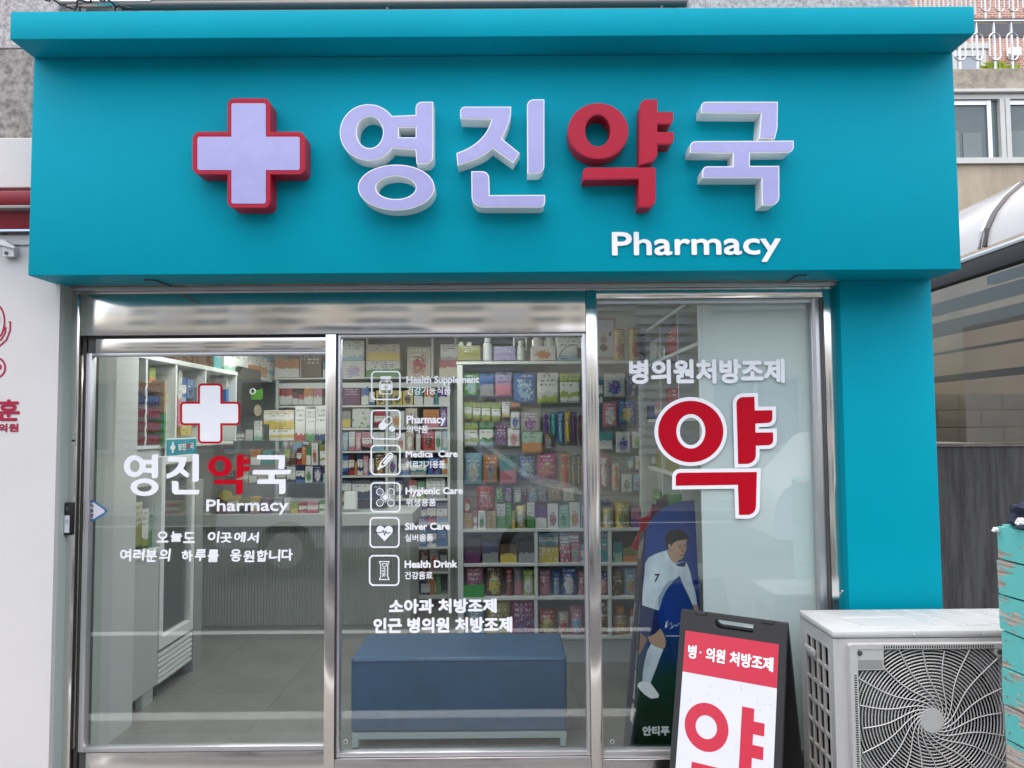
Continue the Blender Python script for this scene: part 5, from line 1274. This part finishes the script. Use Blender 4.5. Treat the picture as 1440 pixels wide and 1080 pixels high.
lrow('on the long top board along the left wall', '246 270 490 506 b brown tan l;271 299 488 512 b black brown h;301 311 490 517 b turquoise teal l;315 350 488 527 b white mint b;352 376 500 531 b white orange h;377 385 500 535 b skyblue white b', 2.0655)
lrow('on the left-wall shelf', '210 219 517 545 b lime orange h;199 224 537 552 b white navy h 0;232 241 553 566 b yellow olive l;231 242 567 612 b white black d;242 248 585 618 b pink red h;251 256 520 600 b white pink h;256 262 531 566 b blue skyblue b;263 273 533 560 b blue navy p;254 271 596 612 b yellow brown d;318 331 532 565 b white blue h;276 287 545 600 b grey white l', None, LX-.06)
rk = thing('pouch_rack', 'rack of dark maroon and blue pouches stacked in five tiers at the left wall', 'rack', (LX, 4.6, 1.5))
yA, yB = PX(190, 590, LX+.01)[0], PX(228, 590, LX+.01)[0]
MB().box(LX-.14, LX-.13, yA, yB+.04, 1.52, 1.52+.42).build('rack_back', WOOD, rk)
yg = PX(232, 590, LX+.01)[0]
MB().box(LX-.14, LX+.02, yB+.005, yB+.03, 1.52, 1.72).build('rack_side', mat('rack_green', CC['green'], .5), rk)
MB().box(LX-.14, LX+.02, yB+.005, yB+.03, 1.721, 1.92).build('rack_side', mat('rack_ochre', CC['tan'], .5), rk)
rnd = random.Random(8)
for tier in range(5):
    c = ['maroon', 'maroon', 'maroon', 'navy', 'brown'][tier]; mt = bpy.data.materials.get('pouch_'+c) or mat('pouch_'+c, tuple(v*1.3 for v in CC[c]), .3)
    for k in range(9):
        y = yA+(yB-yA)*k/9; z = 1.525+tier*.08
        m = MB().add([(LX-.12, y, z+.045), (LX+.0, y+.012, z), (LX+.0, y+.032, z+.05), (LX-.12, y+.03, z+.075), (LX-.12, y+.006, z+.045), (LX+.0, y+.018, z), (LX+.0, y+.038, z+.05), (LX-.12, y+.036, z+.075)], [(0, 1, 2, 3), (7, 6, 5, 4), (0, 4, 5, 1), (1, 5, 6, 2), (2, 6, 7, 3), (3, 7, 4, 0)])
        m.build('pouch', mt, rk)
ps = thing('dark_poster', 'dark poster with small white print hanging at the back left corner', 'poster', (LX, 6.3, 1.3))
y0, y1 = PX(334, 560, LX)[0], PX(366, 560, LX)[0]
MB().box(LX-.01, LX+.004, y0, y1, PX(350, 585, LX)[1], PX(350, 518, LX)[1]).build('sheet', mat('charcoal_print', (.055, .055, .05), .5), ps)
MB().lathe([(.09, 0), (.09, .004)], 0, 0, 0, 20).build('x', None) if False else None
m = MB(); zc = PX(358, 577, LX)[1]
m.add([(LX+.006, (y0+y1)/2+.1*math.cos(a*PI/8)+.2, zc+.05*math.sin(a*PI/8)) for a in range(16)]+[(LX+.0045, (y0+y1)/2+.1*math.cos(a*PI/8)+.2, zc+.05*math.sin(a*PI/8)) for a in range(16)], [tuple(range(16))]+[(a, (a+1) % 16, 16+(a+1) % 16, 16+a) for a in range(16)])
m.build('print_spot', mat('cream_print', CC['cream'], .5), ps)
# green hanging ring tag at the corner
t_ = thing('green_hanging_tag', 'bright green hanging tag with a white ring in the back left corner', 'tag', P(357, 560, 5.8)[0:1]+(5.8,)+P(357, 560, 5.8)[1:])
MB().plate(pxl([rr([(353, 552, 2), (369, 546, 2), (369, 562, 2), (353, 562, 2)])], 5.8), 5.8, 5.81).build('tag_sheet', mat('tag_green', (.12, .40, .03), .5), t_)
MB().plate(pxl([ell(355, 550.5, 4.3, 4.5), ell(355, 550.5, 2.8, 3)], 5.78), 5.78, 5.79).build('ring', WHITE, t_)

# ------------------------------------------------------------------ drinks fridge and cabinet on the left
FXX = -2.12
fy0, fy1 = PX(223, 960, FXX)[0], PX(271, 930, FXX)[0]
fz1 = PX(232, 642, FXX)[1]
fg = thing('drinks_fridge', 'white glass-door drinks fridge with slatted base vent on the left side', 'fridge', (FXX-.25, (fy0+fy1)/2, 0))
MB().box(IX0+.002, FXX-.05, fy0, fy1, .06, fz1, .006).build('body', WHITE, fg)
zv = PX(224, 915, FXX)[1]
dm = MB(); wdd = .05
dm.box(FXX-.049, FXX, fy0, fy0+wdd, zv, fz1, .004).box(FXX-.049, FXX, fy1-wdd, fy1, zv, fz1, .004).box(FXX-.049, FXX, fy0+wdd, fy1-wdd, zv, zv+.07, .004).box(FXX-.049, FXX, fy0+wdd, fy1-wdd, fz1-.05, fz1, .004)
fd = dm.build('door', WHITE, fg)
MB().box(FXX-.03, FXX-.022, fy0+wdd-.004, fy1-wdd+.004, zv+.066, fz1-.046).build('pane', CLEAR, fd)
MB().box(FXX-.048, FXX-.040, fy0+wdd, fy1-wdd, zv+.07, fz1-.05).build('dark_inside', mat('fridge_inside', (.10, .12, .12), .5), fg)
MB().box(FXX-.06, FXX-.03, fy0, fy1, .06, zv-.01).build('vent_back', DARKALU, fg)
for k in range(6):
    z = zv-.045-k*(zv-.10)/6; MB().box(FXX-.045, FXX-.004, fy0+.002, fy1-.002, z, z+.022, .004).build('vent_slat', WHITE, fg)
for k in range(3): MB().box(FXX-.040, FXX-.012, fy0+.1+k*(fy1-fy0-.2)/2, fy0+.12+k*(fy1-fy0-.2)/2, .08, zv-.02).build('vent_rib', WHITE, fg)
for y in (fy0+.05, fy1-.05): MB().box(FXX-.12, FXX-.05, y-.03, y+.03, 0, .06).build('foot', BLACK, fg)
ty0, ty1 = PX(232.5, 628, FXX-.008)[0], PX(275, 628, FXX-.008)[0]; tz0, tz1 = PX(254, 641, FXX-.008)[1], PX(254, 616, FXX-.008)[1]
tp = thing('teal_name_plate', 'small teal plate with the white pharmacy name above the drinks fridge', 'sign', (FXX, (ty0+ty1)/2, tz0))
MB().box(FXX-.012, FXX-.004, ty0, ty1, tz0, tz1, .002).build('plate', WHITE, tp)
MB().box(FXX-.004, FXX-.002, ty0+.008, ty1-.008, tz0+.008, tz1-.008).build('plate_face', TEAL, tp)
XT = Matrix(((0, -1, 0, FXX-.0012), (1, 0, 0, 0), (0, 0, 1, 0), (0, 0, 0, 1)))
hgt = tz1-tz0; L = ty1-ty0
for body, a, b2, mt in (('영진', .36, .62, VINYL), ('약', .64, .76, REDV), ('국', .78, .90, VINYL)):
    text_mb(body, ty0+L*a, ty0+L*b2, tz0+hgt*.30, tz0+hgt*.70, 0, .002, 0, 2, XT).build('lettering', mt, tp)
cx_ = ty0+L*.2; cz_ = (tz0+tz1)/2
MB().plate([[(cx_+x*.035, cz_+z*.035) for x, z in ((-.35, -1), (.35, -1), (.35, -.35), (1, -.35), (1, .35), (.35, .35), (.35, 1), (-.35, 1), (-.35, .35), (-1, .35), (-1, -.35), (-.35, -.35))]], 0, .0008, XT).build('cross', VINYL, tp)
CXX = -2.125
cy0, cy1 = YA_+.02, fy0-.012
cab = thing('low_cabinet', 'low white cabinet with a ledge of pamphlets between wall and fridge', 'cabinet', (CXX-.15, cy0, 0))
zc0 = PX(215, 772, CXX)[1]
MB().box(IX0+.002, CXX, cy0, cy1, .09, zc0, .003).build('carcass', COUNTER, cab)
MB().box(CXX-.001, CXX+.012, cy0-.0, cy1, zc0-.03, zc0+.004, .003).build('ledge', SHELF, cab)
MB().box(CXX-.05, CXX-.01, cy1-.16, cy1-.03, 0, .09).build('foot', COUNTER, cab)
lrow('on the low cabinet at the left', '187 200 707 768 b cream olive h;200 209 716 768 b white olive b;209 216 720 769 b mint green h;216 226 733 770 b green white d', None, CXX-.05)
# white pillar strip beside the fridge
y0 = fy1+.01
pl_ = MB().box(IX0+.002, FXX-.0, y0, y0+.13, 0, 1.27, .002).build('cabinet_end_panel', FLUTE); tag(pl_, 'narrow grey upright panel between the fridge and the counter', 'panel')

# ------------------------------------------------------------------ counter
CY = 6.08
cxx1 = Xp(580, 735, CY); zct, zcb = Zp(450, 722.5, CY), Zp(450, 740, CY)
ct = thing('service_counter', 'long pale counter with fluted grey front panel', 'counter', (-1.8, CY, 0))
MB().box(IX0+.003, cxx1, CY, CY+.62, zcb, zct, .003).build('counter_top', COUNTER, ct)
zk = Zp(450, 879, CY+.05)
MB().box(IX0+.003, cxx1-.03, CY+.055, CY+.60, zk, zcb-.001).build('front_core', FLUTE, ct)
fl = MB(); x = -2.62
while x < cxx1-.05:
    fl.tube([(x, CY+.056, zk+.001), (x, CY+.056, zcb-.002)], .0095, 6, cap=False); x += .0235
y = CY+.07
while y < CY+.6:
    fl.tube([(cxx1-.03, y, zk+.001), (cxx1-.03, y, zcb-.002)], .0095, 6, cap=False); y += .0235
fl.build('fluted_slats', FLUTE, ct, True, kind='stuff')
MB().box(IX0+.003, cxx1-.05, CY+.085, CY+.56, 0, zk-.001).build('kick_board', COUNTER, ct)
dr = thing('counter_display_rack', 'clear acrylic display rack of medicine boxes standing on the counter', 'display rack', (-2.0, CY+.1, zct))
rx0, rx1 = Xp(312, 680, CY+.06), Xp(470, 680, CY+.06)
RYY = CY+.08
zr = lambda py: Zp(400, py, RYY)
for py in (620, 654, 679): MB().box(rx0, rx1, RYY-.01, RYY+.3, zr(py)-.008, zr(py), .001).build('acrylic_shelf', CLEAR, dr)
for xx in (rx0, (rx0+rx1)/2, rx1-.006): MB().box(xx, xx+.006, RYY+.0, RYY+.3, zct+.001, zr(598)).build('acrylic_side', CLEAR, dr)
row('on the top acrylic rack shelf', RYY, 619.5, .1, '370 413.5 577 b cream yellow b 597;378 414 597.5 b yellow white b;415 429 572 b white red b;429.5 443 575 b white green b;443.5 459.5 572 b white navy b;345 356 604 b white grey l;357 368 592 b white mint b;331 343 607 b grey white b;316 329 610 b grey black h')
row('on the middle acrylic rack shelf', RYY, 653.5, .1, '334 350 640 b red grey l;352 366 632 b orange white h;368 384 634 b teal grey l;386 398 636 b grey mint h;399 407.5 632 b lime brown h;408 416.5 636 b brown black l;417 423.5 630 b maroon red b;424 430 628 b orange red d;430.5 437 628 b green white h;438 447 623 b white red p;449.5 460 626 b olive white b')
row('on the lower acrylic rack shelf', RYY, 678.5, .1, '316 330 662 b black grey l;332 348 664 b cream grey b;350 361 669 b white grey l;363 385 667 b cream white h;388 402 658 b grey white b;403 415.5 657 b white black b;416 428 655 b navy blue b;429 439.5 656 b white green p;440 453 655 b navy white p;454 461 666 b mint white l')
row('on the counter top', CY+.02, 721.5, .09, '304 318 700 b maroon brown l;319 334 698 b yellow brown b;336 350 702 b olive black h;352 363 699 b yellow tan b;366 382 702 b plum black l;384 397 700 b grey maroon l;399 407 701 b white grey b;408.5 419 708 b lime yellow h;420 431 707 b red pink b;432 448 706 b pink red b;449 461 704 b green white b')
sg_ = thing('yellow_price_sign', 'yellow eight-sided price sign standing on the counter', 'price sign', (P(318, 700, CY)[0], CY, zct))
m = MB().plate(pxl([ell(318, 697, 9.5, 7.5, n=8)], CY-.005), CY-.005, CY).build('sign_face', mat('price_yellow', (.50, .42, .04), .5), sg_)
# small tray and cloth on the right part of the counter
tb = thing('counter_tray', 'clear tray with white leaflets on the right part of the counter', 'tray', (P(510, 722, CY)[0], CY+.1, zct))
boxpx(481, 540, 716, 722, CY+.06, .25, .004).build('tray', CLEAR, tb)
boxpx(484, 500, 692, 716, CY+.1, .08, .003).build('leaflet_box', WHITE, tb)
mo = thing('monitor', 'black monitor back on the counter behind the icons', 'monitor', (P(522, 700, CY)[0], CY+.4, zct))
boxpx(503, 545, 702, 717, CY+.36, .03, .004).build('screen', BLACK, mo)
boxpx(520, 528, 717, 722, CY+.37, .02).build('stand', BLACK, mo)

# ------------------------------------------------------------------ bench
bx0, by0 = PF(497, 1054); bx1, _ = PF(793, 1052)
BF = by0
bn = thing('bench', 'blue leatherette bench on a grey metal frame just inside the window', 'bench', ((bx0+bx1)/2, BF, 0))
X0, X1 = Xp(493, 980, BF), Xp(797.5, 980, BF); zt2, zb2 = Zp(645, 925, BF), Zp(645, 1030, BF); dep = .46
bm = bmesh.new(); bmesh.ops.create_cube(bm, size=1)
for v in bm.verts: v.co = Vector(((X0+X1)/2+v.co.x*(X1-X0), BF+dep/2+v.co.y*dep, (zt2+zb2)/2+v.co.z*(zt2-zb2)))
bmesh.ops.subdivide_edges(bm, edges=list(bm.edges), cuts=24, use_grid_fill=True)
bmesh.ops.bevel(bm, geom=[e for e in bm.edges if len(e.link_faces) == 2 and e.calc_face_angle(0) > 1], offset=.016, segments=4, profile=.5, affect='EDGES')
for v in bm.verts:
    n_ = noise.noise(v.co*3.1)*.004+noise.noise(v.co*9)*.0018
    if v.co.z > zt2-.02: v.co.z += n_
    elif v.co.y < BF+.02: v.co.y += n_
bm.verts.index_update()
m = MB().add([v.co.copy() for v in bm.verts], [[v.index for v in f.verts] for f in bm.faces]); bm.free()
sb = m.build('seat', SEATB, bn, True)
sb.data.set_sharp_from_angle(angle=math.radians(70))
MB().tube([(X0+.012, BF-.001, zt2-.012), (X1-.012, BF-.001, zt2-.012)], .005, 6).build('piping', SEATB, sb, True)
zf = Zp(645, 1039.5, BF)
MB().box(X0+.008, X1-.004, BF+.006, BF+.034, zf, zb2-.001, .002).build('rail', BENCHF, bn)
MB().box(X0+.008, X1-.004, BF+dep-.036, BF+dep-.008, zf, zb2-.001, .002).build('rail', BENCHF, bn)
for x in (X0+.008, X1-.036):
    for y in (BF+.006, BF+dep-.036): MB().box(x, x+.030, y, y+.028, .006, zf-.0005, .002).build('leg', BENCHF, bn)
    for y in (BF+.006, BF+dep-.036): MB().box(x+.002, x+.028, y+.002, y+.026, 0, .006).build('leg_pad', RUBBER, bn)

# ------------------------------------------------------------------ right side shelving
RX = .95
rs = thing('right_side_shelving', 'white side shelving seen edge-on between display unit and pale panel', 'shelf unit', (RX+.3, 4.5, 0))
for z in (.45, .85, 1.34, 1.66, 2.04, 2.28): MB().box(RX, IX1-.002, 3.70, 5.28, z-.02, z, .002).build('shelf_board', SHELF, rs)
for y in (3.72, 4.35, 4.86): MB().box(RX+.012, IX1-.003, y, y+.018, 0, 2.259, .002).build('upright', SHELF, rs)
def rrow(where, spec, X=RX+.03):
    for it in spec.split(';'):
        t = it.split(); x0, x1, yt, z0 = map(float, t[:4]); c1, c2, lay = t[5], t[6], {'b': 'band', 'h': 'half', 'd': 'dots', 'p': 'pic', 'l': 'plain'}[t[7]]
        ya2, _ = PX(x1, yt, X); yb2, _ = PX(x0, yt, X); zt_ = PX((x0+x1)/2, yt, X)[1]
        o = package('box', X, (ya2+yb2)/2, z0, (yb2-ya2)*.95, .15, zt_-z0, c1, c2, lay, -PI/2); label_it(o, 'box', c1, c2, lay, where)
rrow('on the right side shelving', '937 952 463 2.04 b red maroon l;925 935 487 2.04 b mint white b;913 923 480 2.04 b white skyblue b;909 919 570 1.66 b blue skyblue l;920 930 566 1.66 b pink blue b;936 955 545 1.66 b red navy d;921 957 636 1.34 b olive lime l;914 919 640 1.34 b white green b;917 928 690 .85 b green teal d;932 948 700 .85 b teal navy l;915 925 745 .45 b white pink b;930 950 740 .45 b navy grey b')

# ------------------------------------------------------------------ footballer standee and pamphlet sleeve
SYY = 3.63
def c8(l): return [(820+p[0]/2.842, 700+p[1]/2.842) for p in l]
sd_ = thing('advert_standee', 'arched cardboard advert of a footballer in white shirt behind the window', 'standee', (P(945, 1050, SYY)[0], SYY, 0))
outl = c8([(195, 1000), (252, 128), (268, 98), (292, 68), (322, 42), (360, 24), (400, 14), (445, 10), (468, 470), (490, 1000)])
zfl = .005
ol = pxl([outl], SYY)[0]; ol[0] = (ol[0][0], zfl); ol[-1] = (ol[-1][0], zfl)
mpst = mat('standee_print', (.01, .06, .33), .3); n, l, b = nodes(mpst)
tc = n.new('ShaderNodeTexCoord'); sp = n.new('ShaderNodeSeparateXYZ'); l.new(tc.outputs['Generated'], sp.inputs[0]); nz = n.new('ShaderNodeTexNoise'); nz.inputs['Scale'].default_value = 9; nz.inputs['Detail'].default_value = 6; l.new(tc.outputs['Generated'], nz.inputs[0])
ad = n.new('ShaderNodeMath'); ad.operation = 'MULTIPLY_ADD'; l.new(nz.outputs[0], ad.inputs[0]); ad.inputs[1].default_value = .12; l.new(sp.outputs[2], ad.inputs[2])
rp = n.new('ShaderNodeValToRGB'); e = rp.color_ramp.elements; e[0].position = .1; e[0].color = (.003, .018, .008, 1); e[1].position = 1; e[1].color = (.008, .045, .22, 1)
for ps_, c in ((.30, (.005, .03, .014, 1)), (.42, (.008, .05, .035, 1)), (.50, (.006, .04, .12, 1)), (.62, (.006, .045, .27, 1))):
    q = e.new(ps_); q.color = c
l.new(ad.outputs[0], rp.inputs[0]); l.new(rp.outputs[0], b.inputs['Base Color'])
MB().plate([ol], SYY, SYY+.012).build('board', mpst, sd_)
SKIN = mat('printed_skin', (.50, .31, .21), .35); HAIR = mat('printed_black_hair', (.012, .011, .012), .35); KIT = mat('printed_white_kit', (.62, .70, .77), .35, noise_amt=.3, noise_scale=9, stretch=(1.6, 1, .7)); KITS = mat('printed_kit_fold', (.33, .42, .52), .35)
SHORT = mat('printed_navy_shorts', (.012, .025, .11), .35)
def flat(nm, pts, mt, k, par): 
    return MB().plate(pxl([c8(pts)], SYY), SYY-.0006*k, SYY-.0006*(k-1)-.0001).build(nm, mt, par)
fig = flat('printed_footballer', [(248, 262), (262, 238), (285, 226), (312, 216), (335, 210), (350, 240), (372, 262), (405, 254), (415, 262), (428, 296), (436, 335), (450, 385), (456, 428), (438, 430), (420, 388), (400, 348), (386, 312), (372, 322), (350, 345), (330, 372), (316, 404), (302, 450), (270, 440), (236, 430), (238, 370), (244, 318)], KIT, 2, sd_)
flat('shirt_fold', [(300, 448), (316, 404), (330, 372), (350, 345), (372, 322), (340, 332), (318, 362), (300, 400)], KITS, 3, fig)
flat('shirt_fold', [(362, 262), (372, 266), (405, 254), (412, 264), (404, 276), (380, 274)], SHORT, 3, fig)
flat('neck', [(337, 205), (334, 216), (350, 248), (366, 262), (378, 256), (384, 244), (372, 225)], SKIN, 3, fig)
flat('face', [(352, 178), (350, 205), (358, 228), (372, 243), (386, 248), (398, 242), (404, 226), (409, 214), (413, 200), (411, 178), (416, 166), (395, 158), (368, 160)], SKIN, 4, fig)
flat('ear', [(338, 186), (346, 182), (354, 196), (352, 210), (344, 208)], SKIN, 5, fig)
flat('hair', [(330, 182), (328, 158), (338, 138), (358, 128), (385, 126), (408, 138), (422, 158), (422, 174), (414, 166), (396, 168), (374, 172), (358, 182), (352, 196), (345, 182), (339, 190), (337, 208), (332, 198)], HAIR, 5, fig)
for pts in ([(380, 190), (392, 187), (392, 190), (381, 193)], [(401, 188), (410, 186), (410, 189), (402, 191)], [(382, 198), (391, 196), (390, 200), (383, 201)], [(402, 196), (409, 194), (408, 198), (403, 199)], [(388, 230), (402, 226), (402, 229), (389, 233)]):
    flat('face_line', pts, HAIR, 5, fig)
flat('face_shadow', [(396, 196), (400, 212), (405, 217), (398, 219), (393, 214)], mat('printed_skin_dark', (.27, .15, .10), .4), 5, fig)
flat('shorts', [(233, 428), (270, 440), (298, 449), (299, 482), (309, 524), (285, 545), (258, 556), (240, 550), (228, 520), (228, 470)], SHORT, 3, fig)
flat('leg', [(258, 556), (285, 545), (309, 522), (322, 545), (331, 572), (328, 596), (316, 606), (292, 596), (272, 588)], SKIN, 4, fig)
flat('leg', [(229, 540), (246, 552), (256, 566), (240, 600), (224, 628), (218, 622), (226, 592)], bpy.data.materials['printed_skin_dark'], 2, fig)
flat('sock', [(270, 585), (294, 596), (320, 605), (306, 640), (292, 680), (278, 715), (268, 742), (236, 738), (238, 700), (246, 650), (256, 612)], KIT, 5, fig)
flat('boot', [(236, 732), (268, 738), (286, 762), (303, 786), (300, 798), (272, 802), (246, 786), (228, 768), (216, 752), (222, 738)], VINYL, 6, fig)
flat('hand', [(439, 428), (455, 426), (463, 446), (462, 458), (454, 452), (450, 458), (442, 444)], SKIN, 3, fig)
text_px('7', *[c8([(283, 304)])[0][0], c8([(304, 336)])[0][0], c8([(283, 304)])[0][1], c8([(304, 336)])[0][1]], SYY-.0022, .35, .1).build('lettering', HAIR, fig)
sgn = [(326, 520), (332, 496), (340, 490), (336, 515), (352, 498), (356, 518), (346, 524), (368, 508), (372, 514), (384, 500), (390, 512), (404, 504), (410, 508)]
MB().plate(pxl([stroke(c8(sgn), .55)], SYY), SYY-.0012, SYY-.0005).build('signature', VINYL, sd_)
flat('print_line', [(330, 551), (400, 551), (400, 553), (330, 553)], VINYL, 2, sd_)
text_px('안티푸', c8([(237, 0)])[0][0], c8([(346, 0)])[0][0], c8([(0, 912)])[0][1], c8([(0, 951)])[0][1], SYY-.0012, .7).build('lettering', VINYL, sd_)
# folded side wing of the standee, with pictures
wing = pxl([c8([(252, 130), (195, 1000)])], SYY)[0]
(x0, z0), (x1, z1) = wing
xw_, zw_ = P(*c8([(205, 140)])[0], SYY+.25); xv_, zv_ = P(*c8([(160, 960)])[0], SYY+.25)
m = MB().add([(x0, SYY+.006, z0), (x1, SYY+.006, .005), (xv_, SYY+.25, .005), (xw_+.03, SYY+.25, z0-.05), (x0-.004, SYY+.008, z0), (x1-.004, SYY+.008, .005), (xv_-.004, SYY+.252, .005), (xw_+.026, SYY+.252, z0-.05)], [(0, 3, 2, 1), (4, 5, 6, 7), (0, 1, 5, 4), (1, 2, 6, 5), (2, 3, 7, 6), (3, 0, 4, 7)])
wg = m.build('side_wing', mat('wing_navy', (.012, .018, .05), .35), sd_)
def wp(u, v): # point on the wing; u 0 front..1 back, v 0 bottom..1 top
    a = Vector((x1, SYY+.006, .005)).lerp(Vector((x0, SYY+.006, z0)), v); b2 = Vector((xv_, SYY+.25, .005)).lerp(Vector((xw_+.03, SYY+.25, z0-.05)), v); return a.lerp(b2, u)+Vector((-.006, -.003, 0))
for i, (v0, v1, c) in enumerate(((.30, .42, 'white'), (.43, .50, 'skyblue'), (.52, .60, 'grey'), (.61, .70, 'white'), (.71, .78, 'maroon'), (.80, .88, 'maroon'), (.89, .97, 'grey'), (.20, .28, 'white'))):
    mt = bpy.data.materials.get('wing_'+c) or mat('wing_'+c, CC[c], .4, noise_amt=.3, noise_scale=25)
    q = [wp(.12, v0), wp(.9, v0-.01), wp(.9, v1-.02), wp(.12, v1)]
    MB().add(q+[p+Vector((.002, .001, 0)) for p in q], [(0, 1, 2, 3), (4, 7, 6, 5), (0, 4, 5, 1), (1, 5, 6, 2), (2, 6, 7, 3), (3, 7, 4, 0)]).build('wing_picture', mt, wg)
# fan of sachets behind the standee
rnd = random.Random(2)
pr = thing('sachet_rack', 'rack of red and dark green sachets fanned out behind the footballer standee', 'rack', (P(930, 760, 3.95)[0], 3.95, 0))
xr0, xr1 = P(903, 720, 3.95)[0], P(955, 720, 3.95)[0]
MB().box(xr0+.02, xr1, 4.0, 4.1, 0, .98).build('stand', BLACKM, pr)
for k in range(16):
    t_ = k/15; x = xr0+.0+(xr1-xr0)*(.06+.86*t_); c = ['red', 'pink', 'maroon', 'red', 'black', 'green'][min(5, int(t_*6))]; mt = bpy.data.materials.get('sachet_'+c) or mat('sachet_'+c, CC[c], .3)
    zz = P(930, 752-35*math.sin(t_*1.6), 3.95)[1]; a = rnd.uniform(-.3, .5)
    m = MB(); T_ = Matrix.Translation((x, 3.93+.05*rnd.random(), zz)) @ Matrix.Rotation(a, 4, 'Y'); m.box(-.03, .03, -.004, .004, -.09, .08, .002, T_); m.build('sachet', mt, pr)
finish_labels()
